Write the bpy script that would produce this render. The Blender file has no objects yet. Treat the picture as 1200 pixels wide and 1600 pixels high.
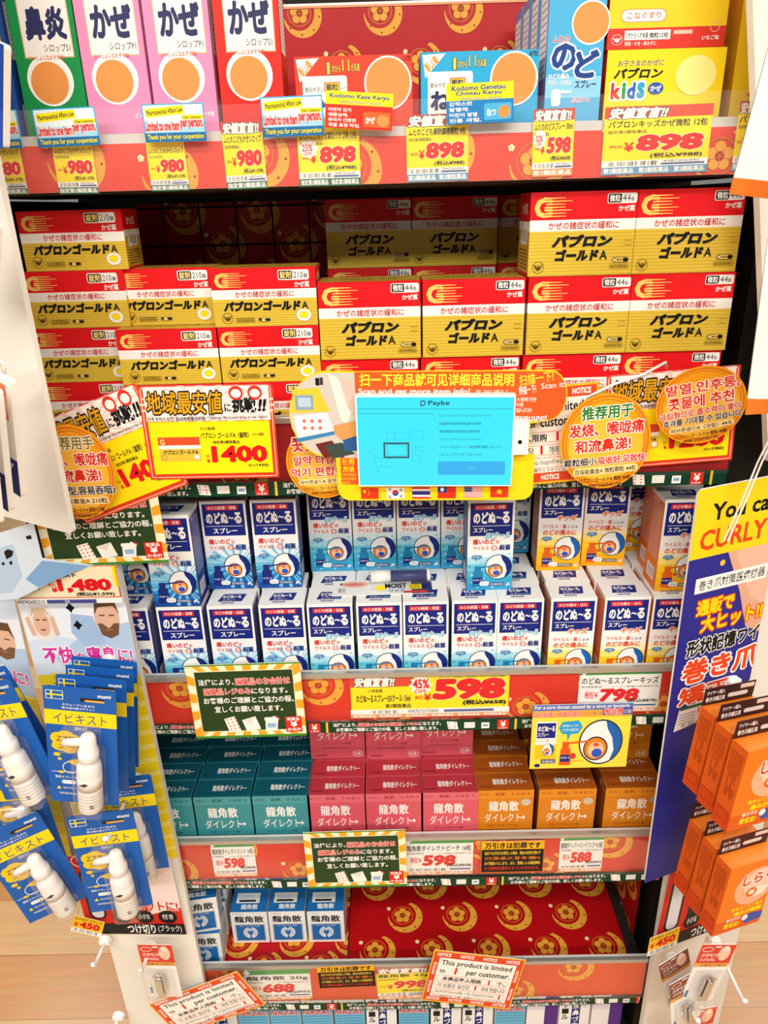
import bpy, bmesh, math, random
from mathutils import Vector, Matrix
random.seed(7)
SC = bpy.context.scene
COL = SC.collection

# ---------------------------------------------------------------- camera, world, lights, exposure
F, CAMY, CAMZ = 1150.0, -0.839, 1.5
YAW, PIT, ROL = -0.0098, 0.3944, 0.0274
fw = Vector((math.sin(YAW)*math.cos(PIT), math.cos(YAW)*math.cos(PIT), -math.sin(PIT)))
r0 = fw.cross(Vector((0, 0, 1))).normalized(); u0 = r0.cross(fw)
cr = math.cos(ROL)*r0 - math.sin(ROL)*u0
cu = math.sin(ROL)*r0 + math.cos(ROL)*u0
CAM = Vector((0, CAMY, CAMZ))
cd = bpy.data.cameras.new('camera'); cd.sensor_fit = 'VERTICAL'; cd.sensor_height = 36; cd.lens = F/1600*36
cd.clip_start = 0.02
cam = bpy.data.objects.new('camera', cd); COL.objects.link(cam)
cam.matrix_world = Matrix(((cr.x, cu.x, -fw.x, CAM.x), (cr.y, cu.y, -fw.y, CAM.y), (cr.z, cu.z, -fw.z, CAM.z), (0, 0, 0, 1)))
SC.camera = cam

world = bpy.data.worlds.new('store_ambience'); SC.world = world; world.use_nodes = True
bg = world.node_tree.nodes['Background']; bg.inputs[0].default_value = (1, 0.95, 0.88, 1); bg.inputs[1].default_value = 0.26

def area(name, loc, sx, sy, power, col=(1, 0.95, 0.87), rot=(0, 0, 0)):
    l = bpy.data.lights.new(name, 'AREA'); l.shape = 'RECTANGLE'; l.size = sx; l.size_y = sy; l.energy = power; l.color = col
    o = bpy.data.objects.new(name, l); COL.objects.link(o); o.location = loc; o.rotation_euler = rot
    return o
area('ceiling_or_fill_light', (0.1, -1.55, 2.75), 3.2, 0.25, 75)
area('ceiling_or_fill_light', (0.1, -3.0, 2.75), 3.6, 0.25, 95, rot=(math.radians(30), 0, 0))
area('ceiling_or_fill_light', (-1.7, 0.9, 2.75), 0.25, 2.4, 60)  # unseen fill lamp, added to brighten the floor at left
area('ceiling_or_fill_light', (1.9, 0.9, 2.75), 0.25, 2.4, 60)  # its twin on the right, also added for a brighter floor
SC.view_settings.view_transform = 'Standard'; SC.view_settings.look = 'None'
SC.view_settings.gamma = 1; SC.view_settings.use_curve_mapping = False
SC.view_settings.exposure = -0.22

# ---------------------------------------------------------------- from photo pixels to points of the place
def ray(px, py): return cr*(px-600)/F - cu*(py-800)/F + fw
def P(px, py, Y=0.0):
    d = ray(px, py); return CAM + d*((Y-CAM.y)/d.y)
def PZ(px, py, Z):
    d = ray(px, py); return CAM + d*((Z-CAM.z)/d.z)

# ---------------------------------------------------------------- materials
def lin(h):
    h = h.lstrip('#'); o = []
    for i in (0, 2, 4):
        c = int(h[i:i+2], 16)/255
        o.append(c/12.92 if c <= 0.04045 else ((c+0.055)/1.055)**2.4)
    return (*o, 1)
_m = {}
def M(h, rough=0.42, spec=0.22, metal=0.0):
    k = (h, rough, spec, metal)
    if k in _m: return _m[k]
    m = bpy.data.materials.new('print_'+h.lstrip('#')); m.use_nodes = True
    b = m.node_tree.nodes['Principled BSDF']
    b.inputs['Base Color'].default_value = lin(h); b.inputs['Roughness'].default_value = rough
    b.inputs['Specular IOR Level'].default_value = spec; b.inputs['Metallic'].default_value = metal
    _m[k] = m; return m
def clear_mat(name, tint=(1, 1, 1, 1), gloss=0.12, haze=0.04):
    m = bpy.data.materials.new(name); m.use_nodes = True; t = m.node_tree; t.nodes.clear()
    o = t.nodes.new('ShaderNodeOutputMaterial'); tr = t.nodes.new('ShaderNodeBsdfTransparent'); tr.inputs[0].default_value = tint
    g = t.nodes.new('ShaderNodeBsdfGlossy'); g.inputs['Roughness'].default_value = 0.12
    d = t.nodes.new('ShaderNodeBsdfDiffuse'); d.inputs[0].default_value = (0.9, 0.9, 0.9, 1)
    lw = t.nodes.new('ShaderNodeLayerWeight'); lw.inputs[0].default_value = 0.25
    mp = t.nodes.new('ShaderNodeMath'); mp.operation = 'MULTIPLY_ADD'; mp.inputs[1].default_value = 0.12; mp.inputs[2].default_value = gloss*0.5
    x1 = t.nodes.new('ShaderNodeMixShader'); x2 = t.nodes.new('ShaderNodeMixShader'); x2.inputs[0].default_value = haze
    t.links.new(lw.outputs['Fresnel'], mp.inputs[0]); t.links.new(mp.outputs[0], x1.inputs[0])
    t.links.new(tr.outputs[0], x1.inputs[1]); t.links.new(g.outputs[0], x1.inputs[2])
    t.links.new(x1.outputs[0], x2.inputs[1]); t.links.new(d.outputs[0], x2.inputs[2]); t.links.new(x2.outputs[0], o.inputs[0])
    return m
CLEAR = clear_mat('clear_plastic', gloss=0.1, haze=0.03)
COVER = clear_mat('clear_rail_plastic', gloss=0.0, haze=0.008)
GUARD = clear_mat('clear_guard_plastic', gloss=0.03, haze=0.03)
def wood_floor():
    m = bpy.data.materials.new('wood_planks'); m.use_nodes = True; t = m.node_tree; b = t.nodes['Principled BSDF']
    tc = t.nodes.new('ShaderNodeTexCoord'); br = t.nodes.new('ShaderNodeTexBrick')
    br.inputs['Color1'].default_value = lin('#cf8d4c'); br.inputs['Color2'].default_value = lin('#efcb98'); br.inputs['Mortar'].default_value = lin('#b98048')
    br.inputs['Scale'].default_value = 1; br.inputs['Brick Width'].default_value = 0.9; br.inputs['Row Height'].default_value = 0.14; br.inputs['Mortar Size'].default_value = 0.0012
    mp = t.nodes.new('ShaderNodeMapping'); mp.inputs['Scale'].default_value = (3, 60, 1)
    nz = t.nodes.new('ShaderNodeTexNoise'); nz.inputs['Scale'].default_value = 2.5; nz.inputs['Detail'].default_value = 6
    mx = t.nodes.new('ShaderNodeMixRGB'); mx.blend_type = 'MULTIPLY'; mx.inputs[0].default_value = 0.45
    t.links.new(tc.outputs['Object'], br.inputs['Vector']); t.links.new(tc.outputs['Object'], mp.inputs[0]); t.links.new(mp.outputs[0], nz.inputs['Vector'])
    t.links.new(br.outputs[0], mx.inputs[1]); t.links.new(nz.outputs['Color'], mx.inputs[2]); t.links.new(mx.outputs[0], b.inputs['Base Color'])
    b.inputs['Roughness'].default_value = 0.3
    return m
CHROME = M('#d8d8d8', 0.15, 0.5, 1.0)
WH = M('#f6f4ee'); BK = M('#141316'); RED = M('#e0141c'); YEL = M('#fbe411'); NAVY = M('#12257e'); ORG = M('#f08a1c'); GRN = M('#0b3b27')
GOLD = M('#e8a53a'); GOLD2 = M('#c9761c'); CREAM = M('#ffe9ac'); GREY = M('#8d8d90'); LGREY = M('#cfcdc8'); SKIN = M('#e8b79a'); HAIR = M('#6b4a33')

# ---------------------------------------------------------------- text outlines (cached)
_tc = {}
def _plain(s, off):
    k = (s, off)
    if k in _tc: return _tc[k]
    c = bpy.data.curves.new('lettering', 'FONT'); c.body = s; c.resolution_u = 2; c.offset = off
    o = bpy.data.objects.new('lettering', c); COL.objects.link(o)
    e = o.evaluated_get(bpy.context.evaluated_depsgraph_get()); m = e.to_mesh()
    v = [(q.co.x, q.co.y) for q in m.vertices]; f = [tuple(p.vertices) for p in m.polygons]
    e.to_mesh_clear(); bpy.data.objects.remove(o); bpy.data.curves.remove(c)
    _tc[k] = (v or [(0, 0), (1, 0), (1, 1)], f)
    return _tc[k]
def txtgeo(s, b=0.0):
    """glyph outlines; heavier strokes are the same glyphs laid over each other with small shifts"""
    k = (s, round(b, 3), 'g')
    if k in _tc: return _tc[k]
    base, f0 = _plain(s, 0.008 if b >= 0.008 else 0.0)
    e = b-0.008
    if e > 0.004:
        n = 4 if e < 0.03 else 6 if e < 0.06 else 8
        sh = [(e*math.cos(2*math.pi*(i+0.5)/n), e*math.sin(2*math.pi*(i+0.5)/n)) for i in range(n)]
        if e > 0.05: sh += [(e*0.5*math.cos(2*math.pi*i/5), e*0.5*math.sin(2*math.pi*i/5)) for i in range(5)]
    else: sh = [(0, 0)]
    v = []; f = []; T = len(base)
    for dx, dy in sh:
        q = len(v); v += [(x+dx, y+dy) for x, y in base]; f += [tuple(i+q for i in g) for g in f0]
    xs = [a for a, _ in v]; ys = [a for _, a in v]
    _tc[k] = (v, f, (min(xs), min(ys), max(xs), max(ys)), T)
    return _tc[k]

# ---------------------------------------------------------------- printed artwork: flat shapes in a frame, y down
class Art:
    def __init__(s, x0, y0, x1, y1, bgm=None, sub=1):
        s.fr = (x0, y0, x1, y1); s.ops = []; s.lay = {}; s.sub = sub
        if bgm: s.rect(x0, y0, x1, y1, bgm)
    def raw(s, v, f, m, T=0):                # T: points per overlaid copy of the glyphs
        s.ops.append((v, f, m)); s.lay[len(s.ops)-1] = T; return s
    def rect(s, x0, y0, x1, y1, m):
        n = s.sub
        v = []; f = []
        for i in range(n+1):
            x = x0+(x1-x0)*i/n; v += [(x, y0), (x, y1)]
        for i in range(n): f.append((2*i, 2*i+1, 2*i+3, 2*i+2))
        return s.raw(v, f, m)
    def poly(s, p, m): return s.raw(list(p), [tuple(range(len(p)))], m)
    def ell(s, cx, cy, rx, ry, m, n=28, a0=0, a1=360):
        return s.poly([(cx+rx*math.cos(math.radians(a0+(a1-a0)*i/n)), cy+ry*math.sin(math.radians(a0+(a1-a0)*i/n))) for i in range(n+(a1-a0 < 360))], m)
    def ring(s, cx, cy, rx, ry, t, m, n=28):
        v = []; f = []
        for i in range(n):
            a = 2*math.pi*i/n
            v += [(cx+rx*math.cos(a), cy+ry*math.sin(a)), (cx+(rx-t)*math.cos(a), cy+(ry-t)*math.sin(a))]
            j = (i+1) % n; f.append((2*i, 2*j, 2*j+1, 2*i+1))
        return s.raw(v, f, m)
    def rr(s, x0, y0, x1, y1, r, m, n=5):
        p = []
        for cx, cy, a in ((x1-r, y0+r, -90), (x1-r, y1-r, 0), (x0+r, y1-r, 90), (x0+r, y0+r, 180)):
            p += [(cx+r*math.cos(math.radians(a+90*i/n)), cy+r*math.sin(math.radians(a+90*i/n))) for i in range(n+1)]
        return s.poly(p, m)
    def frame(s, x0, y0, x1, y1, t, m):
        v = [(x0, y0), (x1, y0), (x1, y1), (x0, y1), (x0+t, y0+t), (x1-t, y0+t), (x1-t, y1-t), (x0+t, y1-t)]
        return s.raw(v, [(0, 4, 5, 1), (1, 5, 6, 2), (2, 6, 7, 3), (3, 7, 4, 0)], m)
    def star(s, cx, cy, rx, ry, k, n, m, ph=0):
        return s.poly([(cx+(rx if i % 2 == 0 else rx*k)*math.cos(ph+math.pi*i/n), cy+(ry if i % 2 == 0 else ry*k)*math.sin(ph+math.pi*i/n)) for i in range(2*n)], m)
    def line(s, x0, y0, x1, y1, t, m):
        dx, dy = x1-x0, y1-y0; l = math.hypot(dx, dy) or 1; nx, ny = -dy/l*t/2, dx/l*t/2
        return s.poly([(x0+nx, y0+ny), (x1+nx, y1+ny), (x1-nx, y1-ny), (x0-nx, y0-ny)], m)
    def bars(s, x0, y0, x1, y1, m, n=26, seed=1):
        r = random.Random(seed); v = []; f = []; w = (x1-x0)/n
        for i in range(n):
            if r.random() < 0.25: continue
            a = x0+i*w; b = a+w*r.choice((0.35, 0.5, 0.75)); k = len(v)
            v += [(a, y0), (b, y0), (b, y1), (a, y1)]; f.append((k, k+1, k+2, k+3))
        return s.raw(v, f, m)
    def hl(s, x0, y0, x1, y1, n, t, m):
        v = []; f = []
        for i in range(n):
            y = y0+(y1-y0)*i/max(1, n-1); k = len(v)
            v += [(x0, y), (x1, y), (x1, y+t), (x0, y+t)]; f.append((k, k+1, k+2, k+3))
        return s.raw(v, f, m)
    def txt(s, t, x0, y0, x1, y1, m, b=0.015, ol=None, ow=0.045, sl=0.0, rot=0.0):
        v, f, bb, T = txtgeo(t, b)
        w = bb[2]-bb[0]; h = bb[3]-bb[1]; ca, sa = math.cos(math.radians(rot)), math.sin(math.radians(rot))
        mx, my = (x0+x1)/2, (y0+y1)/2; sy = (y1-y0)/h
        sx = (x1-x0-abs(sl)*(y1-y0))/w
        def mp(vs):
            o = []
            for a, c in vs:
                Y = (c-bb[1])*sy; X = x0+(a-bb[0])*sx + sl*Y; Y = y1-Y
                dx, dy = X-mx, Y-my
                o.append((mx+dx*ca+dy*sa, my-dx*sa+dy*ca))
            return o
        if ol:
            v2, f2, _, T2 = txtgeo(t, b+ow); s.raw(mp(v2), f2, ol, T2)
        return s.raw(mp(v), f, m, T)

# ---------------------------------------------------------------- mesh builder
class MB:
    def __init__(s): s.v = []; s.f = []; s.mi = []; s.mats = []
    def idx(s, m):
        if m not in s.mats: s.mats.append(m)
        return s.mats.index(m)
    def add(s, v, f, m):
        k = len(s.v); s.v += [tuple(q) for q in v]; i = s.idx(m)
        for q in f: s.f.append(tuple(a+k for a in q)); s.mi.append(i)
        return s
    def bm(s, b, m):
        b.verts.ensure_lookup_table(); b.verts.index_update()
        s.add([v.co for v in b.verts], [[v.index for v in f.verts] for f in b.faces], m); b.free(); return s
    def box(s, x0, y0, z0, x1, y1, z1, m, bev=0.0):
        b = bmesh.new(); bmesh.ops.create_cube(b, size=1)
        for v in b.verts: v.co = Vector(((x0+x1)/2+v.co.x*(x1-x0), (y0+y1)/2+v.co.y*(y1-y0), (z0+z1)/2+v.co.z*(z1-z0)))
        if bev: bmesh.ops.bevel(b, geom=list(b.edges), offset=bev, segments=2, affect='EDGES', profile=0.5)
        return s.bm(b, m)
    def prism(s, pts, y0, y1, m):           # outline in x,z swept along y
        n = len(pts); v = [(x, y0, z) for x, z in pts]+[(x, y1, z) for x, z in pts]
        f = [tuple(range(n)), tuple(range(2*n-1, n-1, -1))]+[(i, (i+1) % n, n+(i+1) % n, n+i) for i in range(n)]
        return s.add(v, f, m)
    def tube(s, pts, r, m, n=8):
        pts = [Vector(p) for p in pts]; v = []; f = []
        for i, p in enumerate(pts):
            d = (pts[min(i+1, len(pts)-1)]-pts[max(i-1, 0)]).normalized()
            a = d.cross(Vector((0, 0, 1)) if abs(d.z) < 0.9 else Vector((1, 0, 0))).normalized(); c = d.cross(a)
            rr = r[i] if isinstance(r, (list, tuple)) else r
            v += [p+rr*(math.cos(2*math.pi*j/n)*a+math.sin(2*math.pi*j/n)*c) for j in range(n)]
        for i in range(len(pts)-1):
            for j in range(n): f.append((i*n+j, i*n+(j+1) % n, (i+1)*n+(j+1) % n, (i+1)*n+j))
        f.append(tuple(range(n-1, -1, -1))); f.append(tuple(range((len(pts)-1)*n, len(pts)*n)))
        return s.add(v, f, m)
    def lathe(s, prof, m, n=24, c=(0, 0, 0)):
        v = []; f = []; L = len(prof)
        for r, z in prof: v += [(c[0]+r*math.cos(2*math.pi*j/n), c[1]+r*math.sin(2*math.pi*j/n), c[2]+z) for j in range(n)]
        for i in range(L-1):
            for j in range(n): f.append((i*n+j, i*n+(j+1) % n, (i+1)*n+(j+1) % n, (i+1)*n+j))
        f.append(tuple(range(n-1, -1, -1))); f.append(tuple(range((L-1)*n, L*n)))
        return s.add(v, f, m)
    def art(s, a, fn):                      # fn(u in 0..1, v in 0..1 downward, lift) -> 3D
        x0, y0, x1, y1 = a.fr
        tot = sum(5+(len(v)//a.lay[k] if a.lay.get(k) else 0) for k, (v, f, m) in enumerate(a.ops))
        un = min(4e-6, 0.0011/max(1, tot)); lv = 0
        for k, (v, f, m) in enumerate(a.ops):
            T = a.lay.get(k) or 10**9; lv += 5
            s.add([fn((x-x0)/(x1-x0), (y-y0)/(y1-y0), (lv+i//T)*un) for i, (x, y) in enumerate(v)], f, m)
            lv += len(v)//T
        return s
    def mesh(s, name, smooth=False):
        me = bpy.data.meshes.new(name); me.from_pydata(s.v, [], s.f)
        for m in s.mats: me.materials.append(m)
        me.polygons.foreach_set('material_index', s.mi)
        if smooth: me.polygons.foreach_set('use_smooth', [True]*len(s.f))
        me.update(); return me
    def obj(s, name, parent=None, loc=None, rot=None, smooth=False):
        return link(name, s.mesh(name, smooth), parent, loc, rot)
def link(name, me, parent=None, loc=None, rot=None):
    o = bpy.data.objects.new(name, me); COL.objects.link(o)
    if parent: o.parent = parent
    if loc is not None: o.location = loc
    if rot is not None: o.rotation_euler = rot
    return o
def tag(o, label, cat, group=None):
    o['label'] = label; o['category'] = cat
    if group: o['group'] = group
    return o
def empty(name, loc, rot=(0, 0, 0)): 
    o = bpy.data.objects.new(name, None); COL.objects.link(o); o.location = loc; o.rotation_euler = rot; o.empty_display_size = 0.02
    return o
def copy_tree(o, parent=None):
    c = o.copy(); COL.objects.link(c)
    if parent: c.parent = parent
    for ch in list(o.children): copy_tree(ch, c)
    return c
ORD = ['first', 'second', 'third', 'fourth', 'fifth', 'sixth', 'seventh', 'eighth', 'ninth', 'tenth', 'eleventh', 'twelfth']

def carton_mesh(name, w, d, h, body, front=None, top=None, left=None, right=None, bev=0.0007):
    b = MB(); b.box(-w/2, -d/2, 0, w/2, d/2, h, body, bev)
    if front: b.art(front, lambda u, v, n: ((u-0.5)*w, -d/2-n, h*(1-v)))
    if top: b.art(top, lambda u, v, n: ((u-0.5)*w, d/2-v*d, h+n))
    if left: b.art(left, lambda u, v, n: (-w/2-n, d/2-u*d, h*(1-v)))
    if right: b.art(right, lambda u, v, n: (w/2+n, -d/2+u*d, h*(1-v)))
    me = b.mesh(name); me['dims'] = (w, d, h); return me
def put(me, name, x, yf, z, label, cat, group=None, rz=0.0):   # x = centre of the front, yf = depth of the front face
    o = link(name, me, None, (x, yf+me['dims'][1]/2, z), (0, 0, rz)); return tag(o, label, cat, group)

def outline(kind, w, h, r=0.0, n=8):
    if kind == 'ell': return [(w/2*math.cos(2*math.pi*i/40), h/2+h/2*math.sin(2*math.pi*i/40)) for i in range(40)]
    if r <= 0: return [(-w/2, 0), (w/2, 0), (w/2, h), (-w/2, h)]
    p = []
    for cx, cz, a in ((w/2-r, h-r, 0), (-w/2+r, h-r, 90), (-w/2+r, r, 180), (w/2-r, r, 270)):
        p += [(cx+r*math.cos(math.radians(a+90*i/n)), cz+r*math.sin(math.radians(a+90*i/n))) for i in range(n+1)]
    return p
def card_mesh(name, w, h, art, back=WH, kind='rect', r=0.0, t=0.0008, bend=0.0, nb=12):
    b = MB()
    if bend and kind == 'rect':
        v = []; f = []
        for i in range(nb+1):
            x = -w/2+w*i/nb; v += [(x, 0, 0), (x, 0, h), (x, t, 0), (x, t, h)]
        for i in range(nb):
            k = 4*i; f += [(k, k+4, k+5, k+1), (k+2, k+3, k+7, k+6), (k, k+2, k+6, k+4), (k+1, k+5, k+7, k+3)]
        f += [(0, 1, 3, 2), (4*nb, 4*nb+2, 4*nb+3, 4*nb+1)]
        b.add(v, f, back)
    else: b.prism(outline(kind, w, h, r), 0, t, back)
    if art: b.art(art, lambda u, v, n: ((u-0.5)*w, -n, h*(1-v)))
    if bend: b.v = [(x, y+bend*(1-(2*x/w)**2), z) for x, y, z in b.v]
    return b.mesh(name)
def cardpx(name, tl, tr, bl, Y, art, label, cat, group=None, yaw=0.0, lean=0.0, **kw):
    """a card standing at depth Y, whose upper corners and lower left corner show at these photo points"""
    o = P(*tl, Y)
    if yaw:                                                    # the card's plane is turned about the vertical through tl
        nrm = Vector((-math.sin(yaw), math.cos(yaw), 0))
        def Q(p):
            d = ray(*p); return CAM + d*(nrm.dot(o-CAM)/nrm.dot(d))
    else:
        def Q(p): return P(*p, Y)
    ex = Q(tr)-o; ez = Q(bl)-o; w = ex.length; h = ez.length
    ix = ex.dot(Vector((math.cos(yaw), math.sin(yaw), 0)))
    ang = math.atan2(ex.z, ix)
    me = card_mesh(name, w, h, art, **kw)
    base = o + ex*0.5 + Vector((math.sin(ang)*math.cos(yaw), math.sin(ang)*math.sin(yaw), -math.cos(ang)))*h
    ob = link(name, me, None, base); ob.rotation_mode = 'QUATERNION'
    ob.rotation_quaternion = (Matrix.Rotation(yaw, 3, 'Z') @ Matrix.Rotation(-ang, 3, 'Y') @ Matrix.Rotation(lean, 3, 'X')).to_quaternion()
    return tag(ob, label, cat, group)

# ================================================================ the setting
DARK = M('#17130f', 0.6); DMET = M('#2a2523', 0.5); PANEL = M('#e9e4da', 0.5); STEEL = M('#b9b5ae', 0.3, 0.5, 0.6)
fl = bpy.data.meshes.new('floor'); fl.from_pydata([(-4, -4, 0), (4, -4, 0), (4, 5, 0), (-4, 5, 0)], [], [(0, 1, 2, 3)]); fl.materials.append(wood_floor())
o = link('floor', fl); o['kind'] = 'structure'
XL, XR = -0.405, 0.406
S = dict(s1=(1.541, 1.521, 1.574), s2=(1.2475, 1.193, 1.276), s3=(0.885, 0.838, 0.919), s4=(0.595, 0.540, 0.624), s5=(0.315, 0.254, 0.348))
g = empty('display_gondola', (0.01, 0.15, 0)); tag(g, 'dark steel shop gondola frame that carries all the red-fronted shelves', 'shelving frame')
def gb(name, x0, y0, z0, x1, y1, z1, m):
    b = MB(); b.box(x0-0.01, y0-0.15, z0, x1-0.01, y1-0.15, z1, m, 0.001); return b.obj(name, g)
gb('back_panel', XL-0.03, 0.30, 0, XR+0.03, 0.32, 1.95, DARK)
gb('side_panel', XL-0.07, 0.04, 0, XL-0.012, 0.299, 1.515, DARK); gb('side_panel', XR+0.012, 0.04, 0, XR+0.075, 0.299, 1.515, DARK)
gb('base_deck', XL-0.012, 0.03, 0.0, XR+0.012, 0.299, 0.075, DMET)

IRED = M('#d8301a', 0.45); DRED = M('#b01218', 0.45); IOR = M('#e8641c', 0.45)
def moon(a, cx, cy, r, red, g1=GOLD, g2=GOLD2):              # gold crescent with a plum blossom inside
    N = 22
    out = [(cx+r*math.cos(math.radians(-70+250*i/N)), cy+r*math.sin(math.radians(-70+250*i/N))) for i in range(N+1)]
    inn = [(cx-0.17*r+0.80*r*math.cos(math.radians(-62+234*i/N)), cy-0.13*r+0.80*r*math.sin(math.radians(-62+234*i/N))) for i in range(N, -1, -1)]
    a.poly(out+inn, g1)
    for t in (-40, 5, 50, 95, 140): a.ell(cx+0.87*r*math.cos(math.radians(t)), cy+0.86*r*math.sin(math.radians(t)), 0.05*r, 0.05*r, red, 6)
    qx, qy = cx-0.15*r, cy-0.1*r
    a.ring(qx, qy, 0.62*r, 0.6*r, 0.05*r, g2, 24)
    for t in range(5):
        an = math.radians(-90+72*t); a.ell(qx+0.29*r*math.cos(an), qy+0.29*r*math.sin(an), 0.2*r, 0.2*r, g1, 12)
    a.ell(qx, qy, 0.17*r, 0.17*r, red, 12)
    for t in range(5):
        an = math.radians(-54+72*t); a.line(qx, qy, qx+0.33*r*math.cos(an), qy+0.33*r*math.sin(an), 0.03*r, g2)
    for t in range(5):
        an = math.radians(-90+72*t); a.ell(cx-0.95*r+0.07*r*math.cos(an), cy-0.55*r+0.07*r*math.sin(an), 0.055*r, 0.055*r, CREAM, 7)
def insert_art(w, h, red, ph=0.0, r=30):
    a = Art(0, 0, w, h, red)
    x = ph; k = 0
    while x < w-r:
        if x > r: moon(a, x, 16 if k % 2 else h-14, r if k % 2 else r*0.98, DRED)
        x += 95; k += 1
    return a
def clip_ops(a):                                             # trim artwork that runs over the sheet's edges
    x0, y0, x1, y1 = a.fr
    a.ops = [([(min(max(x, x0), x1), min(max(y, y0), y1)) for x, y in v], f, m) for v, f, m in a.ops]
    return a
def shelf(key, label, x0=XL, x1=XR, red=IRED, ph=40, cover=True, depth=0.28, lip=True):
    zt, zb, zr = S[key]
    t = empty('store_shelf', ((x0+x1)/2, 0.1, zb)); tag(t, label, 'shelf', 'red-fronted shelves of the gondola')
    cx = (x0+x1)/2
    def pt(name, a, b, c, d, e, f, m, bev=0.0):
        q = MB(); q.box(a-cx, b-0.1, c-zb, d-cx, e-0.1, f-zb, m, bev); return q.obj(name, t)
    pt('shelf_board', x0, 0.004, zt-0.022, x1, depth, zt, DMET, 0.001)
    pt('price_rail', x0, 0.0, zb, x1, 0.0035, zr, LGREY)
    w = (x1-x0)*1000; h = (zr-zb)*1000-9
    a = clip_ops(insert_art(w, h, red, ph)); q = MB(); q.box((x0-cx), -0.1013, 0.001, x1-cx, -0.1003, h/1000, WH)
    q.art(a, lambda u, v, n: ((u-0.5)*(x1-x0), -0.1015-n, h/1000*(1-v))); q.obj('red_insert', t)
    if lip: pt('rail_edge', x0, -0.0075, zr-0.008, x1, -0.0002, zr, STEEL, 0.001)
    if cover: pt('clear_cover', x0, -0.0072, zb, x1, -0.0064, zr-0.009, COVER)
    return t
shelf('s1', 'topmost shelf holding the children\'s syrup boxes and yellow price tags', -0.47, 0.40, M('#e0402c', 0.45), 60, False, 0.28, False)
b = MB(); b.box(-0.455, -0.0005, 0.0, 0.414, 0.0005, 0.076, GUARD)
o = b.obj('clear_shelf_guard', None, (-0.015, -0.0085, 1.5205)); tag(o, 'clear plastic front guard standing along the topmost shelf edge', 'shelf guard')
shelf('s2', 'shelf under the red and gold cold medicine cartons', red=DRED)
shelf('s3', 'shelf under the throat spray boxes with the big 598 price', ph=20)
shelf('s4', 'shelf under the teal, pink and orange lozenge boxes', ph=65)
shelf('s5', 'lowest red-fronted shelf holding small white and blue boxes', red=M('#e04a18', 0.45), ph=30)

# red paper liners behind and under the goods, and a sheet imitating their reflection
def liner_art(w, h, dx, dy, r, red=DRED, x0=30):
    a = Art(0, 0, w, h, red); k = 0; y = r*0.5
    while y < h+r:
        x = x0+(dx/2 if k % 2 else 0)
        while x < w+r*0.8:
            if -r*0.3 < x < w+r*0.3 and y < h+r*0.6: moon(a, x, y, r, M('#8f0d14', 0.45))
            x += dx
        y += dy; k += 1
    return clip_ops(a)
RL = M('#b80f16', 0.4)
def liner(label, w, h, art, loc, rot=(0, 0, 0)):
    o = link('red_liner_or_reflection', card_mesh('red_liner_or_reflection', w, h, art, back=RL), None, loc, rot); return tag(o, label, 'shelf liner', 'red paper liners with gold crescents')
la = liner_art(310, 190, 100, 55, 24, RL); la.rect(0, 0, 310, 5, M('#f0a070')); la.rect(0, 0, 310, 2.5, WH)
liner('red paper liner with gold crescents at the back of the topmost shelf', 0.31, 0.19, la, (0.03, 0.24, 1.542))
liner('red paper liner with gold crescents behind the wire grid above the tablet cartons', 0.40, 0.14, liner_art(400, 140, 105, 44, 28, RL, 70), (-0.15, 0.285, 1.37))
liner('red paper liner lying under the small white and blue boxes at left', 0.295, 0.20, liner_art(295, 200, 97, 48, 30, RL, 60), (-0.2395, 0.02, 0.3165), (math.radians(-90), 0, 0))
liner('empty red paper liner with gold crescents on the right of the lowest shelf', 0.475, 0.165, liner_art(475, 165, 98, 66, 31, RL, 50), (0.1475, 0.02, 0.3175), (math.radians(-90), 0, 0))
liner('red sheet imitating the reflection of the liner in the right end panel', 0.20, 0.15, liner_art(200, 150, 90, 50, 28, RL), (0.4035, 0.16, 0.3175), (0, 0, math.radians(-90)))  # liner's reflection in the black end panel, built as a printed sheet
b = MB()
for i in range(15): b.tube([(-0.36+i*0.051, 0, 0), (-0.36+i*0.051, 0, 0.262)], 0.0013, BK, 6)
for z in (0.005, 0.1, 0.16, 0.205, 0.255): b.tube([(-0.38, 0.002, z), (0.38, 0.002, z)], 0.0013, BK, 6)
o = b.obj('wire_grid', None, (0.0, 0.272, 1.249)); tag(o, 'black wire grid standing before the red liner behind the cold medicine cartons', 'wire grid')

# ================================================================ cartons
def pab_side(w, h):
    a = Art(0, 0, 100, 100, M('#d5a93a')); a.rect(0, 0, 100, 34, RED); a.rect(0, 34, 100, 45, WH)
    a.rect(20, 40, 80, 62, WH); a.bars(26, 44, 74, 58, BK, 22); a.txt('かぜ薬', 25, 12, 75, 26, WH, 0.02); a.hl(12, 68, 88, 90, 6, 1.6, M('#7a5a14')); a.rect(0, 96, 100, 100, RED)
    return a
PGOLD = M('#e4c440', 0.32, 0.4, 0.08); PST = M('#bd9a30', 0.35, 0.4, 0.08); PCREAM = M('#f3cf6a', 0.35)
def speed_g(a, x0, y0, x1, y1, xe):
    a.txt('G', x0, y0, x1, y1, PCREAM, 0.05)
    n = 7; h = (y1-y0)/n
    for i in range(n):
        y = y0+(i+0.15)*h; e = x1+(xe-x1)*(1-0.35*abs((i % 3)-1)) if i < 5 else x1+(xe-x1)*0.72
        a.poly([(x0+(x1-x0)*0.62, y), (e, y+0.12*h), (e, y+0.3*h), (x0+(x1-x0)*0.62, y+0.5*h)], PCREAM)
    for i in range(n): a.rect(x0+(x1-x0)*0.55, y0+(i+0.72)*h, xe-(xe-x1)*0.3, y0+(i+0.92)*h, RED)
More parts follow.
